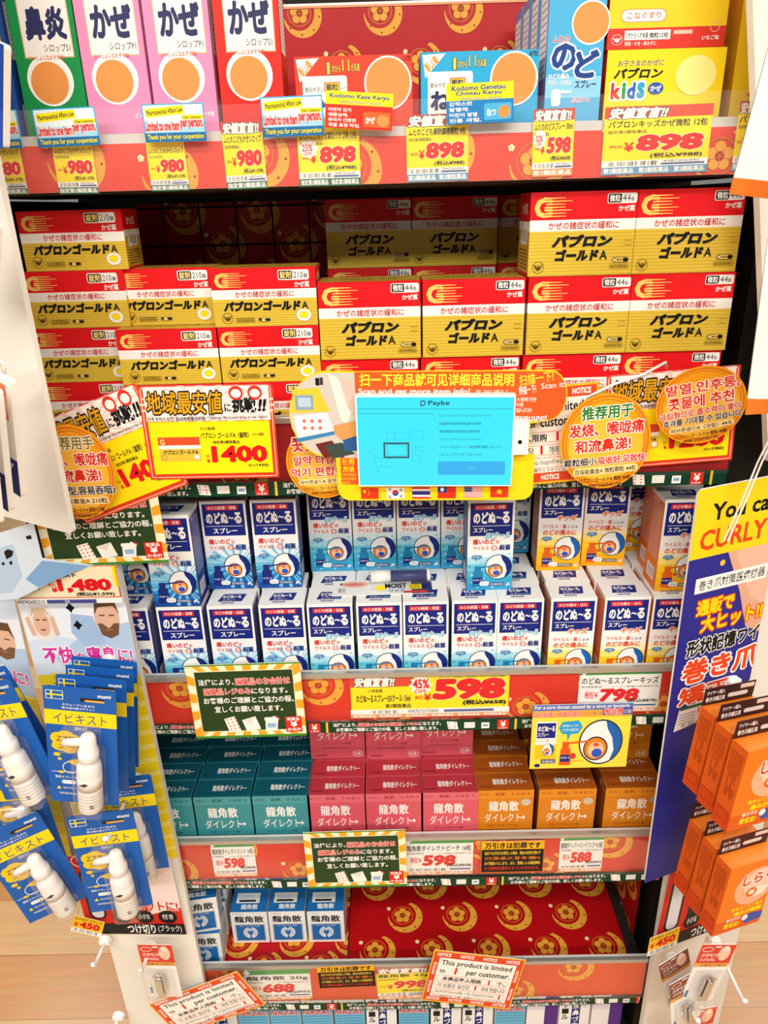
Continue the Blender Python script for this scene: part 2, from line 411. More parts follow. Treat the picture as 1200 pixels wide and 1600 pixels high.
def eagle(a, cx, cy, r, m=M('#5c430e')):
    a.ring(cx, cy, r, r, r*0.07, m); 
    for s in (-1, 1): a.poly([(cx, cy+r*0.55), (cx+s*r*0.15, cy), (cx+s*r*0.75, cy-r*0.55), (cx+s*r*0.6, cy-r*0.1), (cx+s*r*0.35, cy+r*0.35)], m)
    a.poly([(cx-r*0.1, cy-r*0.3), (cx+r*0.12, cy-r*0.35), (cx+r*0.15, cy+r*0.5), (cx-r*0.15, cy+r*0.5)], m)
def pab44():
    a = Art(590, 435, 1080, 797, PGOLD)
    a.hl(590, 612, 1080, 790, 13, 2.2, PST)
    a.rect(590, 435, 1080, 553, RED); a.rect(590, 553, 1080, 601, WH)
    speed_g(a, 608, 456, 690, 545, 780)
    a.rr(938, 446, 1073, 489, 9, WH); a.rr(942, 449, 1003, 486, 7, BK); a.txt('微粒', 948, 452, 998, 482, WH, 0.02); a.txt('44', 1007, 454, 1043, 480, BK, 0.0); a.txt('包', 1045, 462, 1061, 480, BK)
    a.txt('かぜ薬', 992, 497, 1067, 523, WH, 0.025)
    a.txt('かぜの諸症状の緩和に', 676, 561, 1000, 594, M('#c8151c'), 0.01)
    a.txt('パブロン', 694, 617, 982, 672, BK, 0.075, sl=0.25); a.txt('ゴールド', 712, 680, 920, 733, BK, 0.075, sl=0.15); a.txt('A', 922, 689, 957, 728, BK, 0.02)
    eagle(a, 637, 757, 27); a.hl(1030, 645, 1066, 665, 2, 3, PST)
    a.rr(982, 720, 1058, 743, 11, BK); a.rr(984, 722, 1056, 741, 9, PCREAM); a.ell(994, 731, 8, 8, BK, 12); a.ell(994, 731, 5, 5, WH, 10); a.rr(1032, 723, 1056, 740, 8, BK); a.txt('眠気', 1006, 726, 1030, 738, BK)
    a.frame(972, 750, 1062, 770, 1, M('#5c430e')); a.txt('指定第2類医薬品', 976, 753, 1058, 767, M('#5c430e'), 0.005)
    top = Art(0, 0, 100, 60, M('#d6ae40', 0.3, 0.5, 0.1)); top.hl(0, 4, 100, 56, 9, 0.7, PST); top.txt('パブロンゴールドA', 22, 22, 78, 38, BK, 0.03); top.rect(0, 57, 100, 60, RED); top.rect(0, 0, 100, 2, RED)
    return carton_mesh('cold_medicine_carton', 0.1155, 0.066, 0.0862, M('#cf1a1c'), a, top, pab_side(1, 1), pab_side(1, 1))
def pab210():
    a = Art(783, 488, 1140, 686, PGOLD)
    a.hl(783, 604, 1140, 682, 10, 1.6, PST); a.rect(783, 488, 1140, 560, RED); a.rect(783, 560, 1140, 592, WH)
    speed_g(a, 795, 503, 842, 555, 905)
    a.rr(1012, 497, 1118, 531, 7, WH); a.rr(1015, 500, 1062, 528, 5, BK); a.txt('錠剤', 1019, 502, 1058, 526, M('#fbe08a'), 0.02); a.txt('210', 1066, 504, 1098, 525, BK, 0.0); a.txt('錠', 1100, 510, 1114, 524, BK)
    a.txt('かぜ薬', 1067, 536, 1118, 556, WH, 0.025)
    a.txt('かぜの諸症状の緩和に', 862, 565, 1064, 587, M('#c8151c'), 0.01)
    a.txt('パブロンゴールド', 818, 598, 1086, 633, BK, 0.075, sl=0.15); a.txt('A', 1088, 604, 1110, 628, BK, 0.02)
    eagle(a, 829, 656, 19); a.frame(858, 655, 922, 671, 1, M('#5c430e')); a.txt('指定第2類医薬品', 861, 657, 919, 669, M('#5c430e'), 0.005)
    a.rr(934, 657, 976, 670, 6, BK); a.rr(936, 658, 974, 669, 5, PCREAM); a.ell(942, 663, 5, 5, BK, 10); a.rr(958, 659, 974, 668, 4, BK)
    a.ell(1093, 650, 25, 21, WH); a.ell(1093, 649, 15, 12, YEL); a.ring(1093, 649, 15, 12, 1.5, M('#d8b010'))
    top = Art(0, 0, 100, 60, M('#d6ae40', 0.3, 0.5, 0.1)); top.hl(0, 4, 100, 56, 9, 0.7, PST); top.txt('パブロンゴールドA', 22, 22, 78, 38, BK, 0.03); top.rect(0, 57, 100, 60, RED)
    return carton_mesh('cold_tablet_carton', 0.1175, 0.056, 0.0637, M('#cf1a1c'), a, top, pab_side(1, 1), pab_side(1, 1))
me44, me210 = pab44(), pab210()
G44 = 'red and gold cold granule cartons'; G210 = 'red and gold cold tablet cartons'
COLN = ['first', 'second', 'third', 'fourth']
RWN = {0: 'bottom layer of its stack', 1: 'second layer up', 2: 'third layer up', 3: 'top of its stack'}
xs44 = [-0.0205, 0.0975, 0.2165, 0.3315]
for c in range(4):
    for rw in range(3 if c > 1 else 2):
        put(me44, 'cold_medicine_carton', xs44[c]+(0.002 if rw == 1 else 0), 0.02+(0.003 if rw == 0 else 0), 1.249+0.0868*rw,
            f'red and gold granule carton, {COLN[c]} front stack of granules from left, {("bottom", "middle", "top")[rw]} layer', 'medicine box', G44)
for c, (x, nm) in enumerate(((-0.020, 'left'), (0.094, 'right'))):
    for rw in range(2): put(me44, 'cold_medicine_carton', x, 0.215, 1.249+0.0868*rw, f'red and gold granule carton low in the {nm} rear stack, {("bottom", "second")[rw]} layer', 'medicine box', G44)
    put(me44, 'cold_medicine_carton', x, 0.215, 1.249+0.0868*2, f'{nm} one of two shaded granule cartons topping the rear stacks', 'medicine box', G44)
for rw in range(3): put(me44, 'cold_medicine_carton', 0.213, 0.232, 1.249+0.0868*rw, f'granule carton in deep shade behind the right stacks, {("bottom", "middle", "top")[rw]} layer', 'medicine box', G44)
xs210 = [(-0.363, 'left tablet stack'), (-0.2525, 'middle tablet stack'), (-0.1365, 'right tablet stack')]
for c, (x, nm) in enumerate(xs210):
    for rw in range(4 if c == 0 else 3):
        z = 1.2485 + 0.0641*rw - 0.0005
        yf = 0.02; dx = 0
        if c == 0: yf = 0.045; dx = (-0.004, -0.002, 0.004, 0.012)[rw]
        if c == 1 and rw == 2: yf = 0.05; dx = -0.004
        lay = ('bottom', 'second', 'third', 'fourth and top')[rw]
        put(me210, 'cold_tablet_carton', x+dx, yf, z, f'flat red and gold tablet carton, {lay} layer of the {nm}', 'medicine box', G210)

# throat sprays
WB = M('#f2f2f0', 0.35)
def throat(a, cx, cy, r, cap):                               # plain diagram of a sprayed throat
    a.ell(cx, cy, r, r, M('#11183a')); a.ell(cx, cy, r*0.94, r*0.94, WB)
    a.poly([(cx+r*0.94*math.cos(math.radians(t)), cy+r*0.94*math.sin(math.radians(t))) for t in range(-80, 61, 10)]+[(cx+r*0.62, cy+r*0.35), (cx+r*0.5, cy-r*0.2), (cx+r*0.25, cy-r*0.6)], cap)
    a.ell(cx-r*0.22, cy+r*0.28, r*0.56, r*0.54, M('#11183a')); a.ell(cx-r*0.22, cy+r*0.28, r*0.5, r*0.48, M('#f2861e')); a.ell(cx-r*0.2, cy+r*0.33, r*0.36, r*0.36, M('#f8c9a0'))
    a.ell(cx-r*0.14, cy+r*0.48, r*0.24, r*0.2, M('#2b55c4')); a.star(cx-r*0.2, cy+r*0.1, r*0.22, r*0.16, 0.4, 6, M('#e2451c'))
def spray_icon(a, x, y, s, m, lab):
    a.poly([(x, y+s*0.28), (x+s*0.42, y+s*0.28), (x+s*0.46, y+s), (x-s*0.04, y+s)], m); a.rect(x+s*0.06, y, x+s*0.34, y+s*0.3, m)
    a.line(x+s*0.1, y+s*0.08, x+s*1.15, y-s*0.02, s*0.07, m); a.rect(x-s*0.01, y+s*0.55, x+s*0.43, y+s*0.85, lab); a.txt('のどぬ〜る', x+s*0.02, y+s*0.62, x+s*0.4, y+s*0.72, WB, 0.01)
def nodo(kind):
    a = Art(0, 0, 300, 640, WB)
    if kind == 'A': bands = ['#e4eef6', '#9cd4ec', '#55b4dd', '#2b93cf', '#1d6fb9', '#1b4f9f']; cap = NAVY; bc = M('#1c2c78'); tc = M('#d32a20')
    if kind == 'E': bands = ['#dfeff4', '#a9dcea', '#6cc6de', '#4ab4d6', '#3aa5cd', '#3a9ccb']; cap = NAVY; bc = M('#1f7fae'); tc = M('#d32a20')
    if kind == 'K': bands = ['#fff3c4', '#ffe27a', '#fccf30', '#fbc31c', '#f9b81a', '#f6ad1a']; cap = M('#1a62b8'); bc = M('#e2661c'); tc = M('#d8432a')
    for i, c in enumerate(bands): a.rect(0, 352+48*i, 300, 400+48*i, M(c, 0.35))
    if kind == 'A':
        for t in range(0, 360, 20): a.poly([(205, 470), (205+210*math.cos(math.radians(t)), 470+165*math.sin(math.radians(t))), (205+210*math.cos(math.radians(t+7)), 470+165*math.sin(math.radians(t+7)))], M('#7cc6e6', 0.35))
    if kind == 'E':
        r = random.Random(3)
        for i in range(34):
            x, y = r.uniform(12, 288), r.uniform(370, 628); a.star(x, y, r.uniform(8, 22), r.uniform(6, 14), 0.45, 4, M(r.choice(('#c6ebf3', '#8fd3e6', '#2f95c2'))), r.uniform(0, 1))
    a.ops = [([(min(max(x, 0), 300), min(max(y, 0), 640)) for x, y in v], f, m) for v, f, m in a.ops]
    a.rect(14, 22, 286, 246, NAVY)
    a.rect(40, 32, 248, 66, M('#cf2430')); a.txt('のどの殺菌・消毒' if kind != 'K' else 'のどの痛み・はれ', 52, 37, 236, 61, WH, 0.01)
    a.txt('のどぬ', 34, 80, 178, 162, WH, 0.05); a.txt('〜', 180, 112, 216, 130, WH, 0.06); a.txt('る', 218, 80, 268, 162, WH, 0.05); a.rect(28, 176, 272, 179, WH)
    if kind == 'A': a.txt('スプレー', 72, 190, 232, 230, WH, 0.03)
    else:
        a.txt('スプレー', 36, 188, 160, 222, WH, 0.03)
        if kind == 'E': a.txt('EXクール', 112, 222, 284, 270, M('#58bede'), 0.04, ol=WB, ow=0.07, sl=0.25)
        else: a.txt('キッズ', 118, 222, 262, 268, M('#ee6a24'), 0.045, ol=WB, ow=0.07, sl=0.25)
    if kind == 'K':
        a.txt('ウイルス・菌', 30, 292, 190, 322, tc, 0.02); a.txt('による', 200, 300, 268, 320, NAVY, 0.01); a.txt('のどの痛みに', 34, 330, 262, 372, tc, 0.03)
    else:
        a.txt('痛いのど', 34, 268, 178, 308, tc, 0.035); a.txt('の', 184, 280, 206, 304, tc, 0.02)
        a.txt('ウイルス・', 36, 318, 158, 346, tc, 0.02); a.rect(160, 316, 190, 350, tc); a.txt('菌', 163, 319, 187, 347, WH, 0.02); a.txt('を', 194, 330, 206, 344, NAVY); a.txt('殺菌', 208, 310, 280, 350, NAVY, 0.035)
    throat(a, 206, 470, 90, cap)
    a.poly([(24, 396), (40, 382), (84, 382), (100, 396), (84, 410), (66, 410), (60, 424), (54, 410), (40, 410)], M('#2a7fb8')); a.txt('原因菌に', 38, 388, 86, 396, WH, 0.0); a.txt('よく効く', 38, 398, 86, 406, WH, 0.0)
    spray_icon(a, 40, 462, 150, bc, NAVY)
    a.rr(84, 574, 146, 606, 14, WB); a.txt('15mL', 92, 582, 138, 598, GREY, 0.0)
    a.rect(150, 584, 246, 608, M('#274a86') if kind != 'K' else M('#6a5a30')); a.txt('第3類医薬品', 156, 588, 240, 604, WB, 0.0)
    a.poly([(262, 596), (290, 582), (278, 596), (292, 606), (272, 604), (262, 614)], WB)
    if kind == 'K': a.ell(118, 520, 10, 11, M('#e03a24'), 10)
    tp = Art(0, 0, 100, 76, WB); tp.poly([(28, 22), (80, 22), (74, 56), (20, 56)], NAVY); tp.txt('のどぬ〜る', 30, 26, 74, 42, WH, 0.04, sl=-0.2); tp.txt('スプレー', 30, 46, 60, 54, WH, 0.01); tp.rect(30, 60, 58, 66, NAVY); tp.txt('第3類医薬品', 31, 61, 57, 65, WH, 0)
    if kind == 'E': tp.txt('EX', 62, 46, 72, 54, M('#58bede'), 0.02)
    sc = {'A': '#26358c', 'E': '#2a5f9c', 'K': '#ee7a22'}[kind]
    sd = Art(0, 0, 100, 300, M(sc, 0.35)); sd.rect(0, 0, 100, 14, WB); sd.hl(12, 30, 88, 200, 20, 2.2, M('#cfd6ea')); sd.rect(22, 232, 78, 276, WB); sd.bars(28, 238, 72, 270, BK, 18)
    sd.txt('効能・効果', 14, 18, 60, 27, WB, 0.01)
    return carton_mesh('throat_spray_box', 0.0605, 0.0455, 0.131, WB, a, tp, sd, sd)
meN = {k: nodo(k) for k in 'AEK'}
GN = {'A': 'white and navy throat spray boxes', 'E': 'white and ice-blue throat spray boxes', 'K': 'white, yellow and orange throat spray boxes'}
DN = {'A': 'navy and blue throat spray box', 'E': 'ice-blue cool throat spray box', 'K': 'yellow children\'s throat spray box'}
z3 = 0.8855; z3u = z3+0.1315
colsA = [-0.356, -0.286, -0.2165, -0.150]; colsE = [-0.084, -0.0205, 0.0435, 0.1065, 0.1695]; colsK = [0.2395, 0.3085, 0.3745]
for k, cols, nr in (('A', colsA, 2), ('E', colsE, 3), ('K', colsK, 3)):
    for i, x in enumerate(cols):
        for rw in range(nr):
            rn = ('front row', 'second row', 'third row')[rw]
            put(meN[k], 'throat_spray_box', x+(0.002 if (i+rw) % 2 else 0), 0.012+0.0462*rw, z3, f'{DN[k]} on the shelf, {rn}, {ORD[i]} from left', 'throat spray box', GN[k])
def up(k, x, yf, lab, rz=0.0): put(meN[k], 'throat_spray_box', x, yf, z3u, lab, 'throat spray box', GN[k], math.radians(rz))
up('A', -0.2845, 0.0125, 'navy throat spray box on the front of the pile nearest the chalkboard sign')
up('A', -0.352, 0.050, 'navy throat spray box half hidden under the left chalkboard sign')
up('A', -0.2215, 0.0585, 'left of two navy throat spray boxes stacked in the second row'); up('A', -0.155, 0.0585, 'right of two navy throat spray boxes stacked in the second row')
up('A', -0.2865, 0.060, 'navy throat spray box behind the one on the front of the pile')
up('E', -0.0855, 0.105, 'first ice-blue throat spray box from left in the stacked rear row'); up('E', -0.0235, 0.105, 'second ice-blue throat spray box from left in the stacked rear row')
up('E', 0.0385, 0.105, 'third ice-blue throat spray box from left in the stacked rear row'); up('E', 0.1005, 0.105, 'fourth ice-blue throat spray box from left in the stacked rear row'); up('E', 0.1735, 0.152, 'shaded ice-blue throat spray box at the right end of the rear row')
up('E', 0.130, 0.039, 'ice-blue throat spray box standing alone in front of the stacked rear row', 1.0)
up('K', 0.2345, 0.0915, 'yellow throat spray box stacked beside the yellow tablet stand', -1.5); up('K', 0.301, 0.103, 'yellow throat spray box under the orange round tag', -3)
up('K', 0.3575, 0.150, 'shaded yellow throat spray box in the rear right'); up('K', 0.3785, 0.0255, 'yellow throat spray box at the front right of its pile, beside the blue nail board')
up('K', 0.386, 0.0755, 'yellow throat spray box behind the one beside the blue nail board')

# lozenge boxes
def direct(nm, base, dark, topc, line, last, sub):
    a = Art(0, 0, 860, 970, M(base, 0.3)); 
    a.rect(0, 0, 860, 150, M(line[1], 0.3))
    a.txt('のど、直接、うるおう', 40, 40, 800, 98, M(line[0]), 0.01)
    a.txt('龍角散', 190, 205, 640, 400, WH, 0.02)
    a.txt('ダイレクト', 130, 440, 680, 610, WH, 0.005); a.rect(640, 520, 745, 536, WH); a.poly([(715, 490), (750, 528), (715, 566), (705, 556), (730, 528), (705, 500)], WH)
    a.txt(sub, 180, 655, 640, 705, M(dark), 0.01); a.hl(180, 760, 620, 760, 1, 10, M(dark)); a.txt('第3類医薬品', 60, 890, 260, 930, M(dark), 0.0)
    a.ring(740, 880, 80, 60, 6, WH); a.txt('生薬', 690, 855, 790, 905, WH, 0.01)
    if last: a.ell(745, 232, 75, 66, M('#cfc9bd', 0.3, 0.5, 0.4))
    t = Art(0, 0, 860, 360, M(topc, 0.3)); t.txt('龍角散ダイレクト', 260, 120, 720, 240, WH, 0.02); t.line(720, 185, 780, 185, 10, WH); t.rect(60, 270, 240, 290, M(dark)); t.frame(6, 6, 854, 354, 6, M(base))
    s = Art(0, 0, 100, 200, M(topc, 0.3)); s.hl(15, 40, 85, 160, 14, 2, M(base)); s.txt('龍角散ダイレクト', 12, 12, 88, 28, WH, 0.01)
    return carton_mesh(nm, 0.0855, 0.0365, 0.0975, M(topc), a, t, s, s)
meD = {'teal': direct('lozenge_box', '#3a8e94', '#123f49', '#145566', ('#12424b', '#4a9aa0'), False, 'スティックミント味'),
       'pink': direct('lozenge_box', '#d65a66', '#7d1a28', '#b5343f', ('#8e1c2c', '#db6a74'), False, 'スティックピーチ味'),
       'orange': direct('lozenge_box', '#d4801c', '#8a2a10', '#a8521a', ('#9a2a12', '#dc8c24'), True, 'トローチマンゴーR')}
GD = {c: f'{c} lozenge boxes in rows' for c in meD}
cD = {'teal': ([-0.350, -0.262, -0.174], 0.010, 6), 'pink': ([-0.091, -0.0045, 0.0715], 0.010, 4), 'orange': ([0.161, 0.254, 0.353], 0.012, 5)}
px_of = {'pink': [(-0.092), (-0.0045), (0.078)]}
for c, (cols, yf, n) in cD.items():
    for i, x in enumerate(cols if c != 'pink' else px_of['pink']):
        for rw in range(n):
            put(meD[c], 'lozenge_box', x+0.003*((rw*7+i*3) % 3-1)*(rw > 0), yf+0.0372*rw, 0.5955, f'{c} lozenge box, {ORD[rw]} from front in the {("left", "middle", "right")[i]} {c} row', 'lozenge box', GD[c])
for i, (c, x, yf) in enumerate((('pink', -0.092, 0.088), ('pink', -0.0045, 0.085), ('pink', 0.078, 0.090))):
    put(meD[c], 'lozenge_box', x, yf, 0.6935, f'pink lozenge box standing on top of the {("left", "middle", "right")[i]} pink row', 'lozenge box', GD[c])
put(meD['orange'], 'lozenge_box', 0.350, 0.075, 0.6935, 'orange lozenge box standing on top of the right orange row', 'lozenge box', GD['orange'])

# small white and blue boxes
def ryu():
    B = M('#1f6fb4', 0.35); a = Art(0, 0, 100, 105, WB)
    a.txt('第3類医薬品', 6, 4, 34, 9, GREY, 0.0); a.txt('龍角散', 10, 14, 90, 36, BK, 0.03)
    a.rect(8, 41, 92, 99, LGREY); a.rect(11, 44, 89, 96, B); a.txt('せき・たん・のどの炎症に', 22, 46, 78, 50, WH, 0)
    a.ell(50, 70, 20, 19, M('#e8edf2'), 24); a.rect(46, 50, 54, 56, B)
    for i in range(13):
        t = math.radians(150+20*i) if i < 13 else 0
        a.line(50+9*math.cos(t), 73+9*math.sin(t), 50+19*math.cos(t), 70+18.5*math.sin(t), 0.9, B)
    a.poly([(50, 66), (54, 62), (58, 65), (57, 72), (50, 82), (43, 72), (42, 65), (46, 62)], B); a.rect(47, 82, 53, 92, B)
    a.rect(11, 92, 89, 96, B)
    t = Art(0, 0, 100, 80, B); t.rect(12, 20, 76, 52, WB); t.rr(20, 26, 60, 38, 4, M('#dfe6ee')); t.rect(20, 42, 66, 48, BK); t.txt('龍角散', 28, 56, 74, 72, WH, 0.03)
    s = Art(0, 0, 80, 105, WB); s.hl(10, 16, 70, 60, 10, 1.6, GREY); s.bars(16, 72, 64, 92, BK, 20)
    return carton_mesh('throat_powder_box', 0.0625, 0.050, 0.0745, WB, a, t, s, s)
meR = ryu(); GR = 'small white and blue throat powder boxes'
for x, yf, z, lab, rz in [(-0.2595, 0.0585, 0, 'left of the three white and blue powder boxes standing in line on the red liner', 0),
    (-0.1945, 0.0585, 0, 'middle of the three white and blue powder boxes standing in line on the red liner', 0),
    (-0.128, 0.0575, 0, 'right of the three white and blue powder boxes standing in line on the red liner', 0),
    (-0.2595, 0.110, 0, 'white and blue powder box carrying another behind the left one of the line', 0), (-0.2610, 0.110, 1, 'white and blue powder box stacked above the left one of the line', 0),
    (-0.1945, 0.110, 0, 'white and blue powder box behind the middle one of the line', 0), (-0.128, 0.110, 0, 'white and blue powder box behind the right one of the line', 0),
    (-0.3335, 0.0185, 0, 'white and blue powder box at the front left, under a tilted one', 3), (-0.3355, 0.080, 0, 'white and blue powder box behind the front left pile', 0),
    (-0.334, 0.022, 1, 'white and blue powder box on top of the front left pile, turned right', 9), (-0.332, 0.086, 1, 'white and blue powder box on top of the rear left pile', 0)]:
    put(meR, 'throat_powder_box', x, yf, 0.3185+0.0749*z, lab, 'medicine box', GR, math.radians(rz))

# nasal spray boxes on the base deck
def nazal(k):
    a = Art(0, 0, 100, 200, WB)
    if k == 0:
        a.rect(0, 40, 100, 200, M('#6fb9dc')); a.rect(0, 0, 100, 40, M('#dfe3e6')); a.rect(4, 4, 24, 40, WH)
        for i, ch in enumerate('スプレ'): a.txt(ch, 8, 6+11*i, 20, 15+11*i, BK, 0.02)
        a.rect(40, 18, 62, 40, M('#c3c9ce')); a.rect(46, 8, 56, 18, M('#b3babf')); a.rr(76, 12, 98, 42, 4, M('#2446a8')); a.rect(84, 20, 94, 34, WH)
        a.txt('NAZAL', 3, 42, 97, 60, M('#d22a2c'), 0.03, ol=WB, ow=0.04); a.hl(6, 66, 94, 100, 4, 2, M('#3a8ec0'))
    elif k == 1:
        for i, ch in enumerate('ナザール'): a.txt(ch if ch != 'ー' else '｜', 8, 6+24*i, 30, 27+24*i, BK, 0.03)
        a.rect(40, 4, 68, 196, NAVY); 
        for i, ch in enumerate('鼻水鼻づまり'): a.txt(ch, 43, 8+26*i, 65, 30+26*i, WH, 0.03)
        a.ell(84, 30, 8, 22, M('#d8dde6')); a.rect(80, 4, 88, 20, M('#c0c8d4'))
    else:
        a.rect(0, 0, 100, 60, M('#e4e0ea')); a.rect(58, 0, 100, 200, M('#57308a')); a.txt('スプレー', 6, 8, 52, 26, BK, 0.02); a.txt('ポンプ', 62, 10, 96, 26, WH, 0.03); a.rect(0, 30, 56, 36, M('#d22a7c'))
    t = Art(0, 0, 100, 60, WB)
    if k == 0: t.rr(30, 10, 74, 40, 8, M('#d5dbe0')); t.rect(70, 4, 88, 34, M('#2446a8')); t.rect(6, 6, 22, 54, WB); t.txt('スプレー', 4, 44, 40, 54, BK, 0.02)
    else: t.rect(6, 8, 90, 40, LGREY); t.txt('ナザール「スプレー」', 10, 16, 86, 28, BK, 0.02); t.rect(20, 44, 60, 52, RED if k == 1 else M('#57308a'))
    return carton_mesh('nasal_spray_box', 0.054, 0.034, 0.130, WB, a, t, None, None)
meZ = [nazal(k) for k in range(3)]
seq = [1, 0, 0, 0, 0, 1, 0, 1, 1, 0, 2, 1, 2]
for i, k in enumerate(seq):
    x = -0.325+i*0.0575
    for rw in range(2):
        nm = ('light blue nasal spray box with red letters', 'white nasal spray box with a navy band', 'purple and white nasal spray box')[k]
        put(meZ[k], 'nasal_spray_box', x, 0.032+0.036*rw, 0.0755, f'{nm}, {ORD[i] if i < 12 else "last"} along the bottom deck, {"front" if rw == 0 else "back"} row', 'nasal spray box', 'nasal spray boxes on the bottom deck', math.radians((i*37 % 5)-2)*0.5)

# ================================================================ goods on the topmost shelf
ZT = 1.5415
TAN = M('#e9954c'); SKY = M('#4db4dc'); PINK = M('#e87cae'); NV2 = M('#2a2f5c')
def syrup(col, ttl, sub, flav):
    c = M(col); a = Art(0, 0, 66, 165, c); a.rect(10, 0, 61, 60, M('#f4efe9')); a.frame(10, -2, 61, 61, 1, M('#d9b27a'))
    a.txt(ttl, 15, 17, 57, 46, NV2, 0.05); a.txt('シロップ'+sub, 31, 49, 58, 56, M('#4a4a52'), 0.01)
    a.ell(32, 81, 24, 23, WH); a.txt('いっしょになおそうね!', 14, 58.5, 50, 63, M('#d8352c'), 0.02); a.ell(31, 83, 19.5, 19, TAN)
    a.txt(flav, 48, 112, 62, 117, WH, 0.03); a.rect(0, 140, 66, 165, M('#f4efe9')); a.txt('小児用', 18, 146, 48, 156, c, 0.02)
    a.ops = [([(x, max(y, 0)) for x, y in v], f, m) for v, f, m in a.ops]
    s = Art(0, 0, 50, 165, c); s.rect(8, 10, 42, 60, WH); s.hl(12, 16, 38, 54, 10, 1, GREY); s.rect(10, 100, 40, 130, WH); s.bars(13, 104, 37, 126, BK, 16)
    return carton_mesh('syrup_box', 0.0645, 0.05, 0.165, c, a, None, s, s)
GS = "children's syrup boxes on the topmost shelf"
for i, (col, t, sb, fl_, lab) in enumerate((('#22509c', 'せき', 'A1', 'イチゴ味', 'blue syrup box cut off at the left edge of the topmost shelf'),
    ('#14904a', '鼻炎', 'S1', 'イチゴ味', 'green tall syrup box at the left of the topmost shelf'), ('#ea8fbb', 'かぜ', 'P1', 'ピーチ味', 'left of two pink tall syrup boxes, beside the green one'),
    ('#ea8fbb', 'かぜ', 'P1', 'ピーチ味', 'right of two pink tall syrup boxes, beside the red one'), ('#d8281e', 'かぜ', 'S1', 'イチゴ味', 'red tall syrup box beside the pink ones'))):
    if i != 3: me = syrup(col, t, sb, fl_)
    else: me = mpink
    if i == 2: mpink = me
    put(me, 'syrup_box', (-0.405, -0.334, -0.268, -0.2005, -0.1315)[i], 0.02, ZT, lab, 'medicine box', GS)
for x, lab in ((-0.334, 'green syrup box shaded behind the front green one'), (-0.1315, 'red syrup box shaded behind the front red one')):
    pass
def granule(col, word, dose):
    c = M(col); a = Art(105, 238, 615, 660, c); a.poly([(112, 248), (212, 244), (124, 335)], WH); a.txt('新しい味', 122, 262, 180, 300, M('#e8b010'), 0.02, ol=M('#d84a20'), ow=0.04, rot=40)
    a.txt('1', 245, 262, 258, 306, M('#f4d430'), 0.0, ol=NV2, ow=0.03); a.txt('才から', 266, 272, 304, 300, M('#f4d430'), 0.02, ol=NV2, ow=0.05); a.txt('11', 312, 252, 342, 296, M('#f4d430'), 0.0, ol=NV2, ow=0.03); a.txt('才未満', 348, 268, 386, 298, M('#f4d430'), 0.02, ol=NV2, ow=0.05)
    a.rr(135, 312, 330, 640, 12, WH); a.txt('飲みやすい', 146, 352, 228, 374, BK, 0.01); a.rr(230, 336, 298, 374, 4, M('#d8433a')); a.rr(234, 340, 294, 371, 3, YEL); a.txt('顆粒', 238, 342, 291, 369, NV2, 0.03); a.txt('タイプ', 300, 354, 328, 370, BK, 0)
    a.txt(word, 146, 385, 318, 460, NV2, 0.05); a.ell(508, 346, 104, 104, WH); a.ell(508, 346, 96, 97, TAN); a.txt(dose, 572, 242, 610, 262, M('#5a1a12'), 0)
    t = Art(0, 0, 100, 45, c); t.txt('こども', 20, 12, 80, 32, WH, 0.03)
    return carton_mesh('granule_box', 0.119, 0.05, 0.0985, c, a, t)
put(granule('#e8452a', 'かぜ', '12包'), 'granule_box', -0.027, 0.02, ZT, "red children's granule box with a plain orange disc", 'medicine box')
put(granule('#28a8d8', 'ねつ', '8包'), 'granule_box', 0.1005, 0.018, ZT+0.0005, "blue children's granule box with a plain orange disc", 'medicine box')
def nodospray():
    c = M('#4aaede'); a = Art(0, 0, 56, 165, c); fx = lambda x: (x-215)*56/245; fy = lambda y: 29+0.187*y
    a.rect(0, fy(330), 56, 165, M('#8fd0ec')); a.rect(0, fy(430), 56, 165, M('#5ab2de'))
    a.ell(fx(398), fy(82), 19, 19, WH); a.ell(fx(398), fy(82), 17.5, 17.5, TAN)
    a.txt('ムヒの', fx(238), fy(138), fx(312), fy(170), M('#d22a20'), 0.03, ol=WH)
    a.txt('の', fx(236), fy(172), fx(345), fy(302), M('#16418c'), 0.05, ol=WH, ow=0.06); a.txt('ど', fx(338), fy(205), fx(445), fy(340), M('#16418c'), 0.05, ol=WH, ow=0.06)
    a.txt('スプレー', fx(345), fy(348), fx(438), fy(385), NV2, 0.02); a.txt('のどの痛み', fx(226), fy(312), fx(318), fy(340), WH, 0.03); a.txt('声がれ、口内炎に', fx(226), fy(345), fx(330), fy(370), WH, 0.02)
    a.rr(fx(243), fy(388), fx(284), fy(470), 3, WH); a.rect(fx(280), fy(395), fx(330), fy(408), WH); a.txt('ふわっ', fx(330), fy(425), fx(412), fy(455), M('#e88aa8'), 0.03, ol=WH)
    s = Art(0, 0, 50, 165, M('#8a7fae')); s.rect(6, 10, 44, 90, WH); s.hl(10, 16, 40, 84, 12, 1.4, GREY); s.rect(0, 110, 50, 165, c)
    return carton_mesh('throat_spray_box', 0.0565, 0.046, 0.165, c, a, None, s, s)
mns = nodospray()
for rw in range(4): put(mns, 'throat_spray_box', 0.196-0.001*rw, 0.02+0.048*rw, ZT, f"tall sky blue children's throat spray box, {ORD[rw]} in its row back", 'throat spray box', 'sky blue throat spray boxes')
